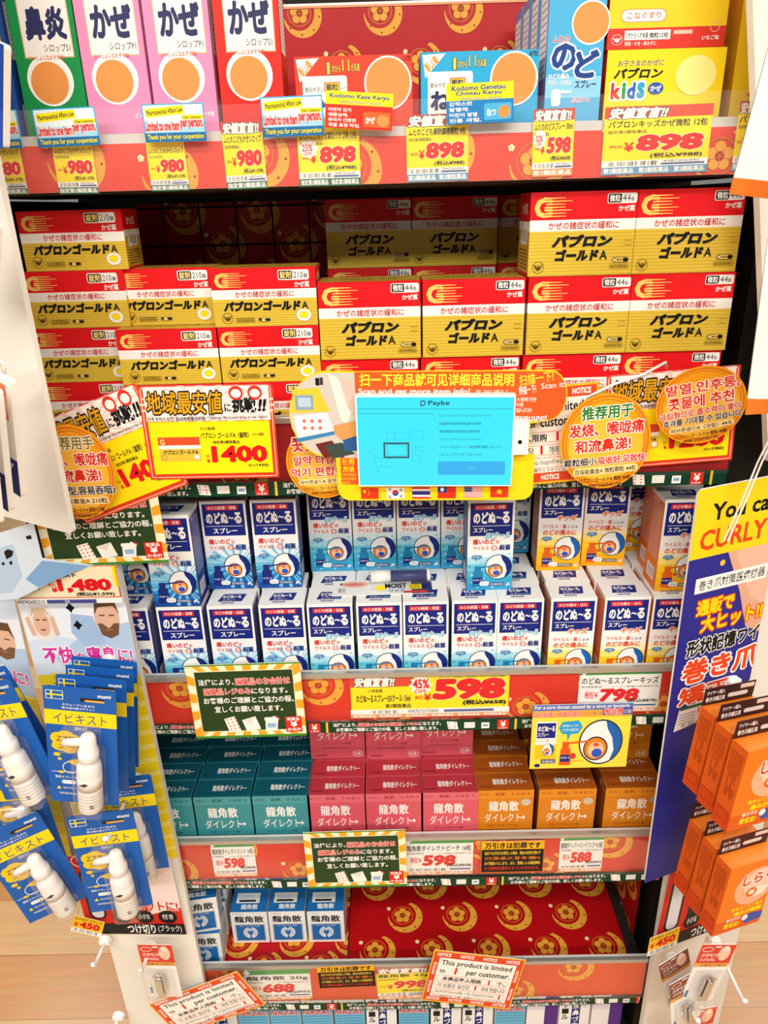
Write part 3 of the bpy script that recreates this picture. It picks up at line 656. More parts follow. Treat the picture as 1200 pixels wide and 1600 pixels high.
def kids_low():
    a = Art(475, 200, 1008, 722, M('#f9d918'))
    a.txt('お子さまのかぜに', 525, 250, 732, 280, M('#2c4596'), 0.015); a.txt('パブロン', 508, 286, 736, 338, BK, 0.05, sl=0.2)
    for ch, x0, x1, m in (('k', 502, 546, '#e03a2a'), ('i', 552, 570, '#2a9a4a'), ('d', 576, 614, '#2a6ac0'), ('s', 620, 656, '#35a0c8')): a.txt(ch, x0, 355, x1, 436, M(m), 0.05, ol=WH, ow=0.09)
    a.ell(705, 388, 35, 30, M('#2a58b0')); a.txt('かぜ', 680, 374, 730, 402, WH, 0.03); a.txt('微粒', 520, 470, 640, 520, RED, 0.02); a.ell(880, 330, 92, 96, M('#fbe98c'))
    a.rect(475, 560, 1008, 722, M('#d82a20')); a.txt('12包', 530, 600, 640, 680, WH, 0.02)
    t = Art(0, 0, 100, 45, M('#d42a20')); t.txt('パブロンキッズ', 20, 12, 80, 32, YEL, 0.03); return carton_mesh('granule_box', 0.1195, 0.05, 0.0965, M('#d42a20'), a, t)
def kids_up():
    a = Art(470, -310, 995, 205, M('#f7cf22')); a.rect(470, 108, 995, 205, M('#d8352a')); a.rr(523, 22, 724, 82, 28, M('#c8641c')); a.rr(526, 25, 721, 79, 26, WH); a.txt('こなぐすり', 552, 36, 700, 68, M('#e0602a'), 0.02)
    a.rect(546, 119, 750, 163, WH); a.txt('1才から11才未満', 556, 128, 650, 156, BK, 0.02); a.txt('微粒12包', 656, 130, 742, 156, BK, 0.02); a.txt('発熱・せき・鼻みずに', 548, 170, 690, 190, WH, 0.01)
    eagle(a, 513, 160, 25, WH); a.rect(762, 122, 848, 142, M('#e8a08c')); a.txt('第2類医薬品', 766, 125, 844, 139, WH, 0)
    a.ell(975, 200, 112, 100, M('#f1b090'), 20, 180, 270) if False else None
    a.txt('いちご味', 892, 150, 968, 172, WH, 0.02); a.ring(945, 112, 22, 24, 3, M('#f6c8a0')); a.txt('お子さまのかぜに', 525, -270, 732, -240, M('#2c4596'), 0.015); a.txt('パブロン', 508, -220, 736, -160, BK, 0.05, sl=0.2)
    return carton_mesh('granule_box', 0.117, 0.05, 0.0955, M('#d42a20'), a)
put(kids_low(), 'granule_box', 0.2885, 0.02, ZT, "lower yellow children's granule box with colourful letters on the topmost shelf", 'medicine box')
put(kids_up(), 'granule_box', 0.286, 0.021, ZT+0.097, "yellow and red granule box stacked on the one with colourful letters", 'medicine box')
a = Art(1040, -300, 1180, 560, M('#f7cf22')); a.txt('かぜ', 1112, 112, 1170, 146, BK, 0.03); a.rr(1094, 164, 1160, 214, 8, M('#d84030')); a.rr(1097, 168, 1160, 210, 6, WH); a.txt('せき', 1104, 174, 1156, 204, M('#d84030'), 0.03); a.line(1080, 275, 1140, 255, 12, M('#e0603a')); a.ell(1088, 272, 12, 14, M('#e0603a')); a.ell(1130, 390, 40, 60, M('#f3b8c4')); a.txt('パブロン', 1060, 10, 1170, 50, BK, 0.04)
put(carton_mesh('syrup_box', 0.062, 0.05, 0.165, M('#f0c41c'), a), 'syrup_box', 0.3935, 0.03, ZT, 'yellow syrup box at the right end of the topmost shelf', 'medicine box')

# ================================================================ price tags in the rails
FT = {'b': M('#5f9cc0'), 'o': M('#ec8430'), 'g': M('#1f6a4a')}
def price_y(title, price, tax, hdr=True, foot='b', ftxt='第2類医薬品', off=None, nrep=2, asp=1.0):
    """yellow price tag, 100 x 100 frame"""
    a = Art(0, 0, 100, 100, YEL); y0 = 0
    if hdr: a.rect(0, 0, 100, 17, M('#d8452e')); a.txt('安値宣言!!', 3, 1, 60 if asp > 1.3 else 94, 18, WH, 0.06, ol=BK, ow=0.06, sl=0.2)
    a.txt(title, 4, 20, 96, 31, BK, 0.02); a.txt('指定第2類医薬品', 4, 34, 40, 39, BK, 0.005)
    a.txt(price, 30 if off is None else 34, 41, 95, 66, RED, 0.06, ol=M('#fff6b0'), ow=0.03, sl=0.08); a.txt('税抜', 6, 56, 20, 60, RED, 0.01); a.txt('¥', 20, 52, 29, 66, RED, 0.03)
    if off: a.star(17, 44, 17, 15, 0.8, 9, WH); a.txt(off, 7, 38, 24, 48, RED, 0.03); a.txt('OFF', 9, 49, 22, 54, RED, 0.02)
    a.txt('(税込¥'+tax+')', 45, 69, 94, 77, BK, 0.02)
    a.rect(0, 79, 100, 100, WH); a.bars(5, 80.5, 52, 87, BK, 34); a.rect(56, 84, 97, 87, M('#5a6a9a')); a.txt('4987306045', 58, 80, 92, 83, BK, 0)
    a.rect(0, 88.5, 100, 100, FT[foot])
    for i in range(nrep): a.txt(ftxt, 2+100/nrep*i, 90, 100/nrep*(i+1)-3, 98, WH, 0.03)
    return a
def price_w(title, price, tax, foot='第3類医薬品'):
    a = Art(0, 0, 100, 100, M('#f3f3ee')); a.rect(0, 0, 100, 15, M('#3f9a4a')); a.rect(3, -1, 7, 18, WH); a.rect(0, 5, 10, 11, WH)
    a.txt(title, 3, 20, 97, 36, BK, 0.02); a.txt('第3類医薬品', 3, 39, 28, 44, BK, 0); a.txt('メーカー希望小売価格の品', 40, 40, 97, 44, BK, 0)
    a.txt('税抜¥', 8, 52, 24, 68, RED, 0.02); a.txt(price, 25, 46, 76, 76, RED, 0.06, sl=0.08); a.txt('(税込¥'+tax+')', 62, 70, 98, 80, BK, 0.03)
    a.bars(5, 83, 60, 89, BK, 34); a.rect(66, 83, 97, 87, M('#5a6a9a')); a.rect(0, 91, 100, 100, M('#f0a478')); a.txt(foot, 4, 92, 46, 99, WH, 0.02); a.txt(foot, 52, 92, 96, 99, WH, 0.02)
    return a
def theft():
    a = Art(0, 0, 100, 50, BK); a.frame(0, 0, 100, 50, 1.2, M('#e0701c')); a.rect(1, 1, 99, 13, M('#f6b818')); a.txt('万引きは犯罪です', 6, 2, 94, 12, BK, 0.04)
    for i, (t, m) in enumerate((('当店では万引きを発見した場合、理由の如何を問わず', '#f0c43a'), ('ただちに警察へ通報します。警備・学校・保護者へも', '#e8842a'), ('必ず連絡いたします。また、警備による調査費用', '#f0c43a'), ('その費用を請求させていただきます。', '#d83a24'))): a.txt(t, 6, 16+8*i, 94, 21.5+8*i, M(m), 0.02)
    return a
TY = -0.0035
PT = 'price tags in the shelf rails'
def ptag(tl, tr, bl, art, label, Y=TY): return cardpx('price_tag', tl, tr, bl, Y, art, label, 'price tag', PT, t=0.0004)
ptag((78, 212), (141, 211), (83, 303), price_y('ムヒのこどもかぜシロップ', '980', '1,078', False, 'g', '指定第2類医薬品', None, 1), 'yellow 980 price tag at the left end of the top rail')
ptag((226, 214), (286, 212), (229, 299), price_y('ムヒのこどもかぜシロップ', '980', '1,078', False, 'g', '指定第2類医薬品', None, 1), 'yellow 980 price tag under the pink syrup boxes')
ptag((344, 191), (408, 188), (350, 297), price_y('ムヒのこどもかぜシロップ', '980', '1,078', True, 'g', '指定第2類医薬品', None, 1), 'yellow 980 price tag with a red slanted heading under the red syrup box')
ptag((462, 185), (560, 182), (465, 292), price_y('ムヒのこどもかぜ顆粒イチゴ味 12包', '898', '988', False, 'g', '指定第2類医薬品', '25%'), 'yellow 898 price tag with a 25 percent burst under the red granule box')
ptag((634, 180), (732, 176), (634, 285), price_y('ムヒのこども解熱鎮痛顆粒 8包', '898', '988', True, 'b'), 'yellow 898 price tag under the blue granule box')
ptag((834, 171), (899, 168), (832, 277), price_y('ムヒののどスプレー 30ml', '598', '658', True, 'o', '第3類医薬品', '32%', 1), 'yellow 598 price tag with a 32 percent burst on the top rail')
ptag((946, 168), (1116, 161), (944, 274), price_y('パブロンキッズかぜ微粒 12包', '898', '988', True, 'b', nrep=3, asp=2), 'wide yellow 898 price tag under the box with colourful letters')
ptag((1157, 158), (1212, 156), (1152, 266), price_y('パブロン', '898', '988', True, 'b', nrep=1), 'yellow price tag at the right end of the top rail')
ptag((-40, 216), (27, 214), (-34, 305), price_y('ムヒのこどもかぜシロップ', '980', '1,078', False, 'g', '指定第2類医薬品', None, 1), 'yellow price tag cut off at the left edge of the top rail')
# the big 598
a = Art(805, 84, 1442, 250, YEL); a.rect(805, 84, 1060, 128, M('#d8452e')); a.frame(805, 84, 1442, 250, 4, M('#d8452e')); a.txt('安値宣言!!', 822, 88, 988, 128, WH, 0.06, ol=BK, ow=0.06, sl=0.2)
a.txt('小林製薬', 878, 136, 936, 150, BK, 0.01); a.txt('のどぬ〜るスプレーEXクール 15ml', 830, 158, 1046, 188, BK, 0.03); a.txt('第3類医薬品', 946, 196, 1048, 212, BK, 0.02); a.txt('メーカー希望小売価格1100円の品(税抜)', 1160, 88, 1420, 100, BK, 0)
a.star(1088, 125, 48, 42, 0.75, 10, WH); a.txt('45%', 1056, 100, 1122, 138, RED, 0.04); a.txt('OFF', 1064, 141, 1110, 156, RED, 0.03); a.txt('税抜', 1064, 166, 1096, 180, RED, 0.02); a.txt('¥', 1100, 158, 1128, 186, RED, 0.04)
a.txt('598', 1132, 100, 1428, 184, RED, 0.07, ol=M('#fff0a0'), ow=0.02, sl=0.1); a.txt('(税込¥658)', 1255, 186, 1428, 208, BK, 0.05)
a.rect(805, 216, 1442, 250, WH); a.bars(890, 220, 1000, 234, BK, 30); a.txt('4987072070840', 1034, 220, 1158, 233, BK, 0.005); a.rect(1180, 222, 1380, 232, M('#5a6a9a')); a.rect(805, 236, 1442, 250, M('#f09a60'))
for i in range(6): a.txt('第3類医薬品', 815+105*i, 238, 905+105*i, 249, WH, 0.02)
ptag((545, 1057), (798, 1051), (548, 1122), a, 'wide yellow price tag with a huge red 598 and a 45 percent burst')
ptag((907, 1045), (1036, 1042), (907, 1113), price_w('のどぬ〜るスプレーキッズ', '798', '878'), "white 798 price tag under the yellow throat spray boxes")
ptag((327, 1316), (395, 1314), (330, 1370), price_w('龍角散ダイレクトミント 16包', '598', '658'), 'white 598 price tag under the teal lozenge boxes')
ptag((632, 1310), (740, 1308), (634, 1367), price_w('龍角散ダイレクトピーチ 16包', '598', '658'), 'white 598 price tag under the pink lozenge boxes')
ptag((752, 1315), (852, 1313), (753, 1364), theft(), 'black shoplifting warning card with yellow heading under the orange lozenges', -0.009)
ptag((876, 1305), (945, 1303), (877, 1362), price_w('龍角散ダイレクトトローチ マンゴーR 20錠', '588', '647'), 'white 588 price tag under the orange lozenge boxes')
ptag((379, 1517), (483, 1514), (383, 1563), price_w('龍角散 20g', '688', '757'), 'white 688 price tag on the lowest rail')
ptag((494, 1511), (585, 1507), (498, 1545), theft(), 'tilted black shoplifting warning card on the lowest rail', -0.0092)
ptag((586, 1514), (673, 1510), (589, 1562), price_y('龍角散 43g', '998', '1,098', True, 'o', '第3類医薬品'), 'yellow 998 price tag on the lowest rail')

# ================================================================ checkout notice strips under the rails
def law(w):
    a = Art(0, 0, w, 18, GRN, sub=12); x = 4
    while x < w-20:
        a.txt('法律により、', x, 1.5, x+34, 8, WH, 0.03); a.txt('医薬品のお会計は医薬品レジのみ', x+35, 1.5, x+118, 8, M('#e8352c'), 0.03, ol=WH, ow=0.03); a.txt('になります。', x+119, 1.5, x+150, 8, WH, 0.03)
        a.txt('お客様のご理解とご協力の程、宜しくお願い致します。', x+4, 9.5, x+146, 16, WH, 0.03)
        a.poly([(x+158, 2), (x+172, 3), (x+174, 16), (x+160, 15)], WH)
        for i in range(3): a.rect(x+160, 4+4*i, x+162, 5.5+4*i, RED); a.rect(x+168, 4+4*i, x+170, 5.5+4*i, RED)
        a.rect(x+182, 4, x+197, 14, M('#e9e9e2')); a.rect(x+206, 5, x+217, 15, WH); a.rect(x+208, 8, x+215, 12, M('#7fa8d0')); a.rect(x+228, 1, x+244, 17, M('#d8281e')); a.txt('¥', x+232, 3, x+240, 13, WH, 0.03); a.txt('お会計', x+230, 13.5, x+242, 16.5, WH, 0.01)
        a.rect(x+252, 0, x+255, 18, M('#f4c43a')); x += 262
    a.ops = [([(min(max(q, 0), w), r) for q, r in v], f, m) for v, f, m in a.ops]
    return a
for key, x0, x1, dz, lab in (('s2', -0.395, 0.405, 0.004, 'dark green checkout notice strip under the cold medicine rail'), ('s3', -0.353, 0.405, 0.002, 'dark green checkout notice strip under the 598 and 798 price rail'),
    ('s4', -0.36, 0.402, 0.002, 'dark green checkout notice strip under the lozenge rail'), ('s5', -0.36, 0.402, 0.002, 'dark green checkout notice strip under the lowest rail')):
    w = x1-x0
    me = card_mesh('checkout_notice_strip', w, 0.018, law(w*1000), back=GRN, bend=-0.004, t=0.0004)
    o = link('checkout_notice_strip', me, None, ((x0+x1)/2, -0.0045, S[key][1]-0.018+dz)); tag(o, lab, 'notice strip', 'green checkout notice strips')

# ================================================================ hanging cards and boards
def chalk():
    a = Art(170, 40, 625, 330, M('#fdf3cf')); cx, cy = 397, 185
    for i in range(36):
        t0, t1 = math.radians(10*i), math.radians(10*i+5); 
        a.poly([(cx, cy), (cx+420*math.cos(t0), cy+420*math.sin(t0)), (cx+420*math.cos(t1), cy+420*math.sin(t1))], M('#f2a824'))
    a.ops = [([(min(max(x, 170), 625), min(max(y, 40), 330)) for x, y in v], f, m) for v, f, m in a.ops]
    a.rect(170, 40, 625, 45, M('#3f8a2c')); a.rect(170, 321, 625, 330, M('#3f8a2c'))
    a.rect(200, 64, 595, 304, M('#e8dcae')); a.rect(203, 67, 592, 301, M('#26401f'))
    a.txt('法律により、', 213, 95, 356, 119, WH, 0.025); a.txt('医薬品のお会計は', 362, 93, 580, 121, M('#e8382c'), 0.03, ol=WH, ow=0.035)
    a.txt('医薬品レジのみ', 230, 130, 420, 157, M('#e8382c'), 0.03, ol=WH, ow=0.035); a.txt('になります。', 422, 133, 566, 156, WH, 0.025)
    a.txt('お客様のご理解とご協力の程、', 224, 166, 588, 191, WH, 0.025); a.txt('宜しくお願い致します。', 264, 201, 540, 226, WH, 0.025)
    a.poly([(296, 252), (340, 242), (360, 300), (312, 308)], M('#f4f2ea'))
    for i in range(4):
        for j in range(3): a.ell(308+16*j+4*i, 256+13*i-3*j, 3.4, 3, M('#d8383a'), 8)
    a.poly([(368, 258), (424, 244), (442, 296), (384, 306)], M('#f4f2ea')); a.poly([(368, 258), (424, 244), (404, 276)], M('#dfdcd2'))
    a.poly([(464, 256), (516, 260), (508, 306), (460, 302)], M('#f4f2ea')); a.rr(460, 250, 518, 264, 4, WH); a.rect(470, 274, 504, 292, M('#8fb8dc')); a.ell(500, 250, 6, 5, WH, 8); a.line(510, 248, 522, 258, 7, M('#d8383a'))
    a.rect(545, 250, 610, 312, M('#d8281e')); a.txt('医薬品', 552, 253, 602, 266, WH, 0.02); a.txt('¥', 564, 268, 592, 292, WH, 0.05); a.txt('お会計', 550, 295, 606, 308, WH, 0.02)
    return a
GC = 'green chalkboard checkout notices'
cardpx('checkout_notice_board', (288, 1040), (468, 1034), (293, 1154), -0.026, chalk(), 'green chalkboard notice hanging from the rail under the navy throat sprays', 'notice', GC)
cardpx('checkout_notice_board', (473, 1301), (633, 1296), (477, 1388), -0.026, chalk(), 'green chalkboard notice on the rail under the pink lozenge boxes', 'notice', GC)
cardpx('checkout_notice_board', (44, 766), (243, 757), (60, 886), -0.030, chalk(), 'green chalkboard notice at left, partly behind the white panel', 'notice', GC, lean=0.0)
def challenge(title, price, tax, pk):
    a = Art(585, 108, 1168, 514, M('#e23c20')); a.rr(592, 114, 1160, 508, 10, M('#f2c4a8')); a.rect(597, 118, 1156, 504, M('#e23c20')); a.rect(606, 112, 1150, 258, M('#f7f2ea'))
    for i in range(22): a.poly([(880, 190), (880+300*math.cos(i*0.2856), 190+90*math.sin(i*0.2856)), (880+300*math.cos(i*0.2856+0.1), 190+90*math.sin(i*0.2856+0.1))], M('#f3d2cc'))
    a.ops = [([(min(max(x, 585), 1168), min(max(y, 108), 514)) for x, y in v], f, m) for v, f, m in a.ops]
    a.txt('地域最安値', 612, 132, 946, 228, M('#d9a21c'), 0.02, ol=BK, ow=0.07, sl=0.06); a.txt('に', 952, 186, 982, 220, BK, 0.03); a.txt('挑戦', 986, 160, 1092, 226, BK, 0.05, ol=WH, ow=0.06); a.txt('!!', 1096, 168, 1140, 222, BK, 0.05, sl=0.2)
    for x in (1008, 1090): a.ell(x, 142, 31, 30, M('#d8342a')); a.ell(x, 144, 22, 18, WH)
    a.txt('지역 최저가 도전! 挑战地域最低价格!', 610, 238, 868, 256, BK, 0.01); a.txt('Challenge the lowest price in the region!', 874, 237, 1138, 255, BK, 0.0)
    a.rect(610, 260, 1144, 490, YEL)
    a.rect(642, 326, 828, 434, PGOLD); a.rect(642, 326, 828, 362, M('#e2502e')); a.rect(642, 362, 828, 378, WH); a.txt('G', 650, 334, 672, 360, PCREAM, 0.05); a.txt('パブロンゴールドA', 658, 382, 816, 402, BK, 0.04); a.ring(662, 416, 11, 11, 1, BK); a.ell(808, 414, 12, 10, WH)
    a.txt('大正製薬', 834, 284, 902, 298, BK, 0.01); a.txt(title, 834, 308, 1050, 334, BK, 0.03); a.txt(pk, 1064, 312, 1116, 326, BK, 0.01); a.txt('指定第2類医薬品', 886, 344, 1004, 358, BK, 0.02)
    a.txt('税抜', 848, 406, 866, 418, RED, 0.01); a.txt('¥', 850, 424, 866, 442, RED, 0.03); a.txt(price, 874, 366, 1124, 442, RED, 0.055); a.txt('(税込¥', 1034, 450, 1066, 464, BK, 0.0); a.txt(tax+')', 1072, 449, 1124, 465, BK, 0.03)
    return a
GP = 'red and yellow lowest price signs'
cardpx('price_sign', (214, 604), (425, 600), (224, 749), -0.034, challenge('パブロン ゴールドA〈錠剤〉', '1400', '1430', '210錠'), 'red and yellow 1400 price sign hanging straight beside the scanner tablet', 'price sign', GP, kind='rr', r=0.004)
cardpx('price_sign', (43, 668), (210, 598), (112, 826), -0.031, challenge('パブロン ゴールドA〈錠剤〉', '1400', '1430', '210錠'), 'tilted red and yellow 1400 price sign behind the straight one', 'price sign', GP, kind='rr', r=0.004)
cardpx('price_sign', (948, 588), (1158, 570), (956, 733), -0.020, challenge('パブロン ゴールドA〈微粒〉', '1260', '1386', '44包'), 'red and yellow 1260 price sign behind the round tags at right', 'price sign', GP, kind='rr', r=0.004)
def notice():
    a = Art(0, 0, 380, 225, M('#f4b62c')); a.rect(5, 5, 375, 220, M('#e24a24'))
    for i in range(4): a.txt('NOTICE', 18+95*i, 9, 74+95*i, 23, WH, 0.04); a.txt('NOTICE', 18+95*i, 203, 74+95*i, 216, WH, 0.04)
    for i in range(2):
        a.txt('NOTICE', -8, 70+80*i, 44, 82+80*i, WH, 0.04, rot=90); a.txt('NOTICE', 336, 70+80*i, 388, 82+80*i, WH, 0.04, rot=-90)
    a.rect(30, 28, 350, 198, M('#fbf6ee')); a.txt('This product is limited', 42, 36, 336, 64, BK, 0.02); a.txt('to', 42, 76, 66, 92, BK, 0.02); a.txt('1', 105, 66, 114, 94, RED, 0.025); a.txt('per customer.', 154, 72, 336, 98, BK, 0.02)
    for y in (102, 132, 162): a.rr(40, y, 340, y+25, 6, M('#e88a74')); a.rr(41.5, y+1.5, 338.5, y+23.5, 5, M('#fbf6ee'))
    a.txt('本商品每人限购', 62, 106, 226, 124, BK, 0.03); a.txt('1', 255, 104, 262, 124, RED, 0.025); a.txt('个。', 290, 106, 330, 124, BK, 0.02)
    a.txt('이 상품은 일인당', 50, 136, 186, 154, BK, 0.01); a.txt('1', 206, 134, 213, 154, RED, 0.025); a.txt('개에 한합니다', 232, 136, 334, 154, BK, 0.01)
    a.txt('สินค้านี้จำกัดการซื้อ 1 ชิ้น ต่อลูกค้าหนึ่งคน', 48, 166, 300, 182, BK, 0.0); a.txt('1', 316, 164, 323, 183, RED, 0.025); a.txt('※この商品はお一人様 1 個限りとさせていただきます。', 40, 188, 340, 196, BK, 0.0)
    return a
GNO = 'orange bordered purchase limit notices'
cardpx('limit_notice', (679, 1484), (822, 1500), (662, 1563), -0.024, notice(), 'orange bordered one per customer notice hanging over the empty red liner', 'notice', GNO)
cardpx('limit_notice', (232, 1569), (370, 1518), (264, 1622), -0.030, notice(), 'tilted orange bordered one per customer notice at the lower left', 'notice', GNO)
cardpx('limit_notice', (735, 614), (935, 596), (750, 764), -0.024, notice(), 'orange bordered one per customer notice half hidden behind the scanner tablet', 'notice', GNO)
OGO = M('#f2a01c', 0.3); ODK = M('#d8741a', 0.3); OCR = M('#fce0a0', 0.35)
def disc(lines, small):
    a = Art(0, 0, 100, 100); a.ell(50, 50, 50, 50, OGO, 44); a.ring(50, 50, 48, 48, 2.2, ODK, 44); a.ring(50, 50, 44, 44, 0.8, M('#b9621a'), 44); a.ell(50, 54, 41, 36, M('#f6bc3c', 0.3), 36)
    for t, x0, y0, x1, y1, m in lines: a.txt(t, x0, y0, x1, y1, M(m), 0.035, ol=WH, ow=0.06)
    a.rect(2, 66, 98, 67, OGO) if False else None
    a.rr(14, small[0], 86, small[0]+8, 3, OCR); a.txt(small[1], 16, small[0]+1.2, 84, small[0]+7, BK, 0.02); a.txt(small[2], 20, small[0]+11, 78, small[0]+16, BK, 0.01); a.txt(small[3], 30, small[0]+18, 68, small[0]+22, BK, 0)
    return a
GR_ = 'round orange recommendation tags'
def rtag(tl, tr, bl, Y, art, lab, arm=None, **kw):
    o = cardpx('recommendation_tag', tl, tr, bl, Y, art, lab, 'round tag', GR_, kind='ell', back=OGO, **kw)
    if arm:
        bpy.context.view_layer.update(); inv = o.matrix_world.inverted()
        q = MB(); q.tube([inv @ P(x, y, yy) for x, y, yy in arm], 0.0016, WH, 8); q.obj('hanging_arm', o, smooth=True)['label'] = 'curved white plastic arm'
    return o
rtag((874, 622), (1020, 607), (880, 769), -0.044, disc([('推荐用于', 24, 12, 80, 26, '#2c7a2c'), ('发烧、喉咙痛', 10, 29, 92, 43, '#d83020'), ('和流鼻涕!', 16, 46, 78, 60, '#d83020'), ('颗粒细小,', 4, 65, 42, 74, '#3a2a14'), ('吸收好,见效快!', 42, 65, 96, 74, '#d83020')], (76, '百保能黄金A 微粒颗粒 44包', 'パブロンゴールドA 微粒 44包', '4987306045156')),
     'round orange tag with green and red Chinese words beside the scanner tablet', [(905, 650, -0.0425), (915, 622, -0.042), (960, 600, -0.034), (1005, 585, -0.026), (1040, 566, -0.012), (1042, 575, 0.0)])
rtag((1022, 585), (1168, 560), (1034, 702), -0.040, disc([('발열,인후통,', 12, 18, 92, 33, '#e03a22'), ('콧물에 추천', 14, 35, 86, 51, '#e03a22'), ('과립형으로 흡수력이 좋아', 4, 53, 94, 62, '#d83020'), ('효과를 기대할 수 있습니다', 8, 63, 94, 72, '#3a2a14')], (74, '파브론골드A〈과립〉44포', 'パブロンゴールドA 微粒 44包', '4987306045156')), 'oval orange tag with red Korean words hanging before the 1260 sign')
rtag((440, 668), (556, 660), (447, 782), -0.028, disc([('콧물에', 10, 14, 60, 34, '#d83020'), ('알약 타입으로', 10, 40, 92, 53, '#d83020'), ('먹기 편합니다', 6, 56, 94, 69, '#d83020')], (72, '파브론골드A 알약 210정', 'パブロンゴールドA 錠剤', '4987306045132')), 'round orange tag half hidden behind the left of the scanner tablet')
rtag((38, 666), (165, 661), (46, 812), -0.050, disc([('推荐用手', 24, 12, 80, 26, '#8a7a20'), ('发烧、喉咙痛', 10, 29, 94, 43, '#d83020'), ('和流鼻涕!', 16, 46, 82, 60, '#d83020'), ('片剂类型,容易吞咽♪', 4, 64, 97, 74, '#2a2a2a')], (76, '百保能黄金A 210粒', 'パブロンゴールドA 錠剤 210錠', '4987306045132')), 'round orange tag mostly hidden behind the white panel at left')

# shelf pop cards over the topmost rail
def pharm():
    a = Art(0, 0, 100, 62, M('#3aa8d8')); a.rect(2, 2, 98, 50, M('#dff0f6')); a.rect(2, 30, 98, 50, M('#9fd4ea')); a.poly([(4, 8), (66, 3), (68, 17), (6, 22)], M('#f4e21c')); a.txt('Pharmaceutical Affairs Law', 7, 8, 66, 16, BK, 0.02, rot=5)
    a.txt('Limited to one item', 3, 27, 58, 44, M('#d8383a'), 0.05, ol=WH, ow=0.05); a.txt('per person.', 60, 27, 97, 44, M('#d8383a'), 0.05, ol=WH, ow=0.05); a.rect(0, 47, 100, 62, M('#1f6ea8')); a.txt('Thank you for your cooperation', 4, 49, 96, 60, M('#f2e63a'), 0.02, ol=M('#123a6a'), ow=0.05)
    a.rr(62, 19, 98, 26, 3, M('#f4e21c')); a.txt('Dear Customers', 66, 20.5, 95, 25, BK, 0.02)
    return a
GL = 'blue one item per person cards'
cardpx('limit_card', (49, 171), (147, 166), (54, 231), -0.014, pharm(), 'blue and white English limit card under the green syrup box', 'card', GL)
cardpx('limit_card', (220, 163), (317, 160), (226, 223), -0.014, pharm(), 'blue and white English limit card between the pink syrup boxes', 'card', GL)
cardpx('limit_card', (406, 152), (503, 148), (411, 215), -0.014, pharm(), 'blue and white English limit card beside the red syrup box', 'card', GL)
cardpx('limit_card', (-70, 174), (24, 171), (-64, 234), -0.014, pharm(), 'blue English limit card cut off at the left edge of the photo', 'card', GL)
def kodomo(t1, t2, low, ko, mini, two):
    a = Art(0, 0, 100, 62, M('#f4e81a')); a.rect(0, 22 if not two else 26, 100, 62, M(low))
    if two: a.txt(t1, 8, 3, 88, 11, M('#1f4aa0'), 0.03); a.txt(t2, 14, 12, 82, 20, M('#1f4aa0'), 0.03); a.txt('GRANULES for Children', 20, 21.5, 82, 25.5, M('#2a6ac0'), 0.0)
    else: a.txt(t1, 6, 4, 94, 13, M('#1f4aa0'), 0.03); a.txt('GRANULES for Children', 20, 15, 82, 20, M('#2a6ac0'), 0.0)
    for i, t in enumerate(ko): a.txt(t, 4, 27.5+8.6*i, (38, 34, 46, 52)[i], 34+8.6*i, WH, 0.03)
    a.rr(56, 32, 97, 58, 3, M(mini)); a.ell(86, 46, 9, 10, TAN); a.txt('かぜ' if not two else 'ねつ', 60, 40, 74, 52, WH, 0.04)
    return a
cardpx('product_card', (509, 141), (615, 147), (511, 199), -0.016, kodomo('Kodomo Kaze Karyu', '', '#d8301e', ('어린이 감기', '제증상에.', '휴대가 간편한', '개별 포장 타입.'), '#e8642e', False), 'yellow and red card before the red granule box', 'card')
cardpx('product_card', (697, 132), (803, 126), (700, 195), -0.016, kodomo('Kodomo Genetsu', 'Chintsu Karyu', '#1f7fc0', ('갑작스런', '발열에.', '어린이 발열', '진통 과립.'), '#4ab0e0', True), 'yellow and blue card before the blue granule box', 'card')
a = Art(482, 203, 876, 452, M('#f7e04a')); a.rect(482, 203, 876, 226, M('#5f78b8')); a.txt('For a sore throat caused by a virus or bacteria', 490, 206, 862, 223, WH, 0.02); a.rect(482, 226, 876, 252, M('#f2a83a')); a.rect(758, 218, 876, 246, M('#3a4fa0')); a.txt('因为病毒、细菌导致的', 488, 230, 676, 250, M('#d83020'), 0.02, ol=WH, ow=0.03); a.txt('ウイルス・菌による', 680, 234, 754, 244, NAVY, 0.0); a.txt('喉咙痛', 764, 220, 838, 244, M('#e8382c'), 0.03, ol=WH, ow=0.04); a.txt('のどの痛み', 842, 224, 872, 242, WH, 0)
a.rect(500, 266, 582, 412, WB); a.rect(504, 272, 578, 330, NAVY); a.txt('のどぬ〜る', 508, 282, 574, 304, WH, 0.04); a.txt('スプレー', 508, 308, 550, 324, WH, 0.02); a.txt('ウイルス・菌', 506, 334, 552, 346, RED, 0.0); a.rect(500, 356, 582, 412, M('#fbc31c')); throat(a, 552, 376, 25, M('#1a62b8')); a.rect(526, 414, 584, 430, NAVY); a.txt('第3類医薬品', 530, 417, 580, 428, WH, 0); a.ell(512, 438, 12, 7, NAVY)
a.poly([(590, 292), (604, 268), (668, 264), (684, 288), (668, 314), (640, 316), (628, 342), (624, 316), (604, 314)], M('#2aa0d8')); a.txt('原因菌によく効く', 604, 278, 668, 288, WH, 0); a.txt('ヨウ素の殺菌効果', 604, 294, 668, 304, WH, 0)
throat(a, 762, 350, 88, M('#1f62b4')); spray_icon(a, 604, 346, 92, M('#e05a1c'), NAVY); a.ell(654, 402, 12, 12, M('#d8342a')); a.txt('Strawberry flavor', 640, 418, 700, 426, M('#d8342a'), 0)
cardpx('product_card', (833, 1102), (990, 1098), (835, 1201), -0.022, a, 'yellow throat spray card with a throat diagram hanging below the 798 tag', 'card')

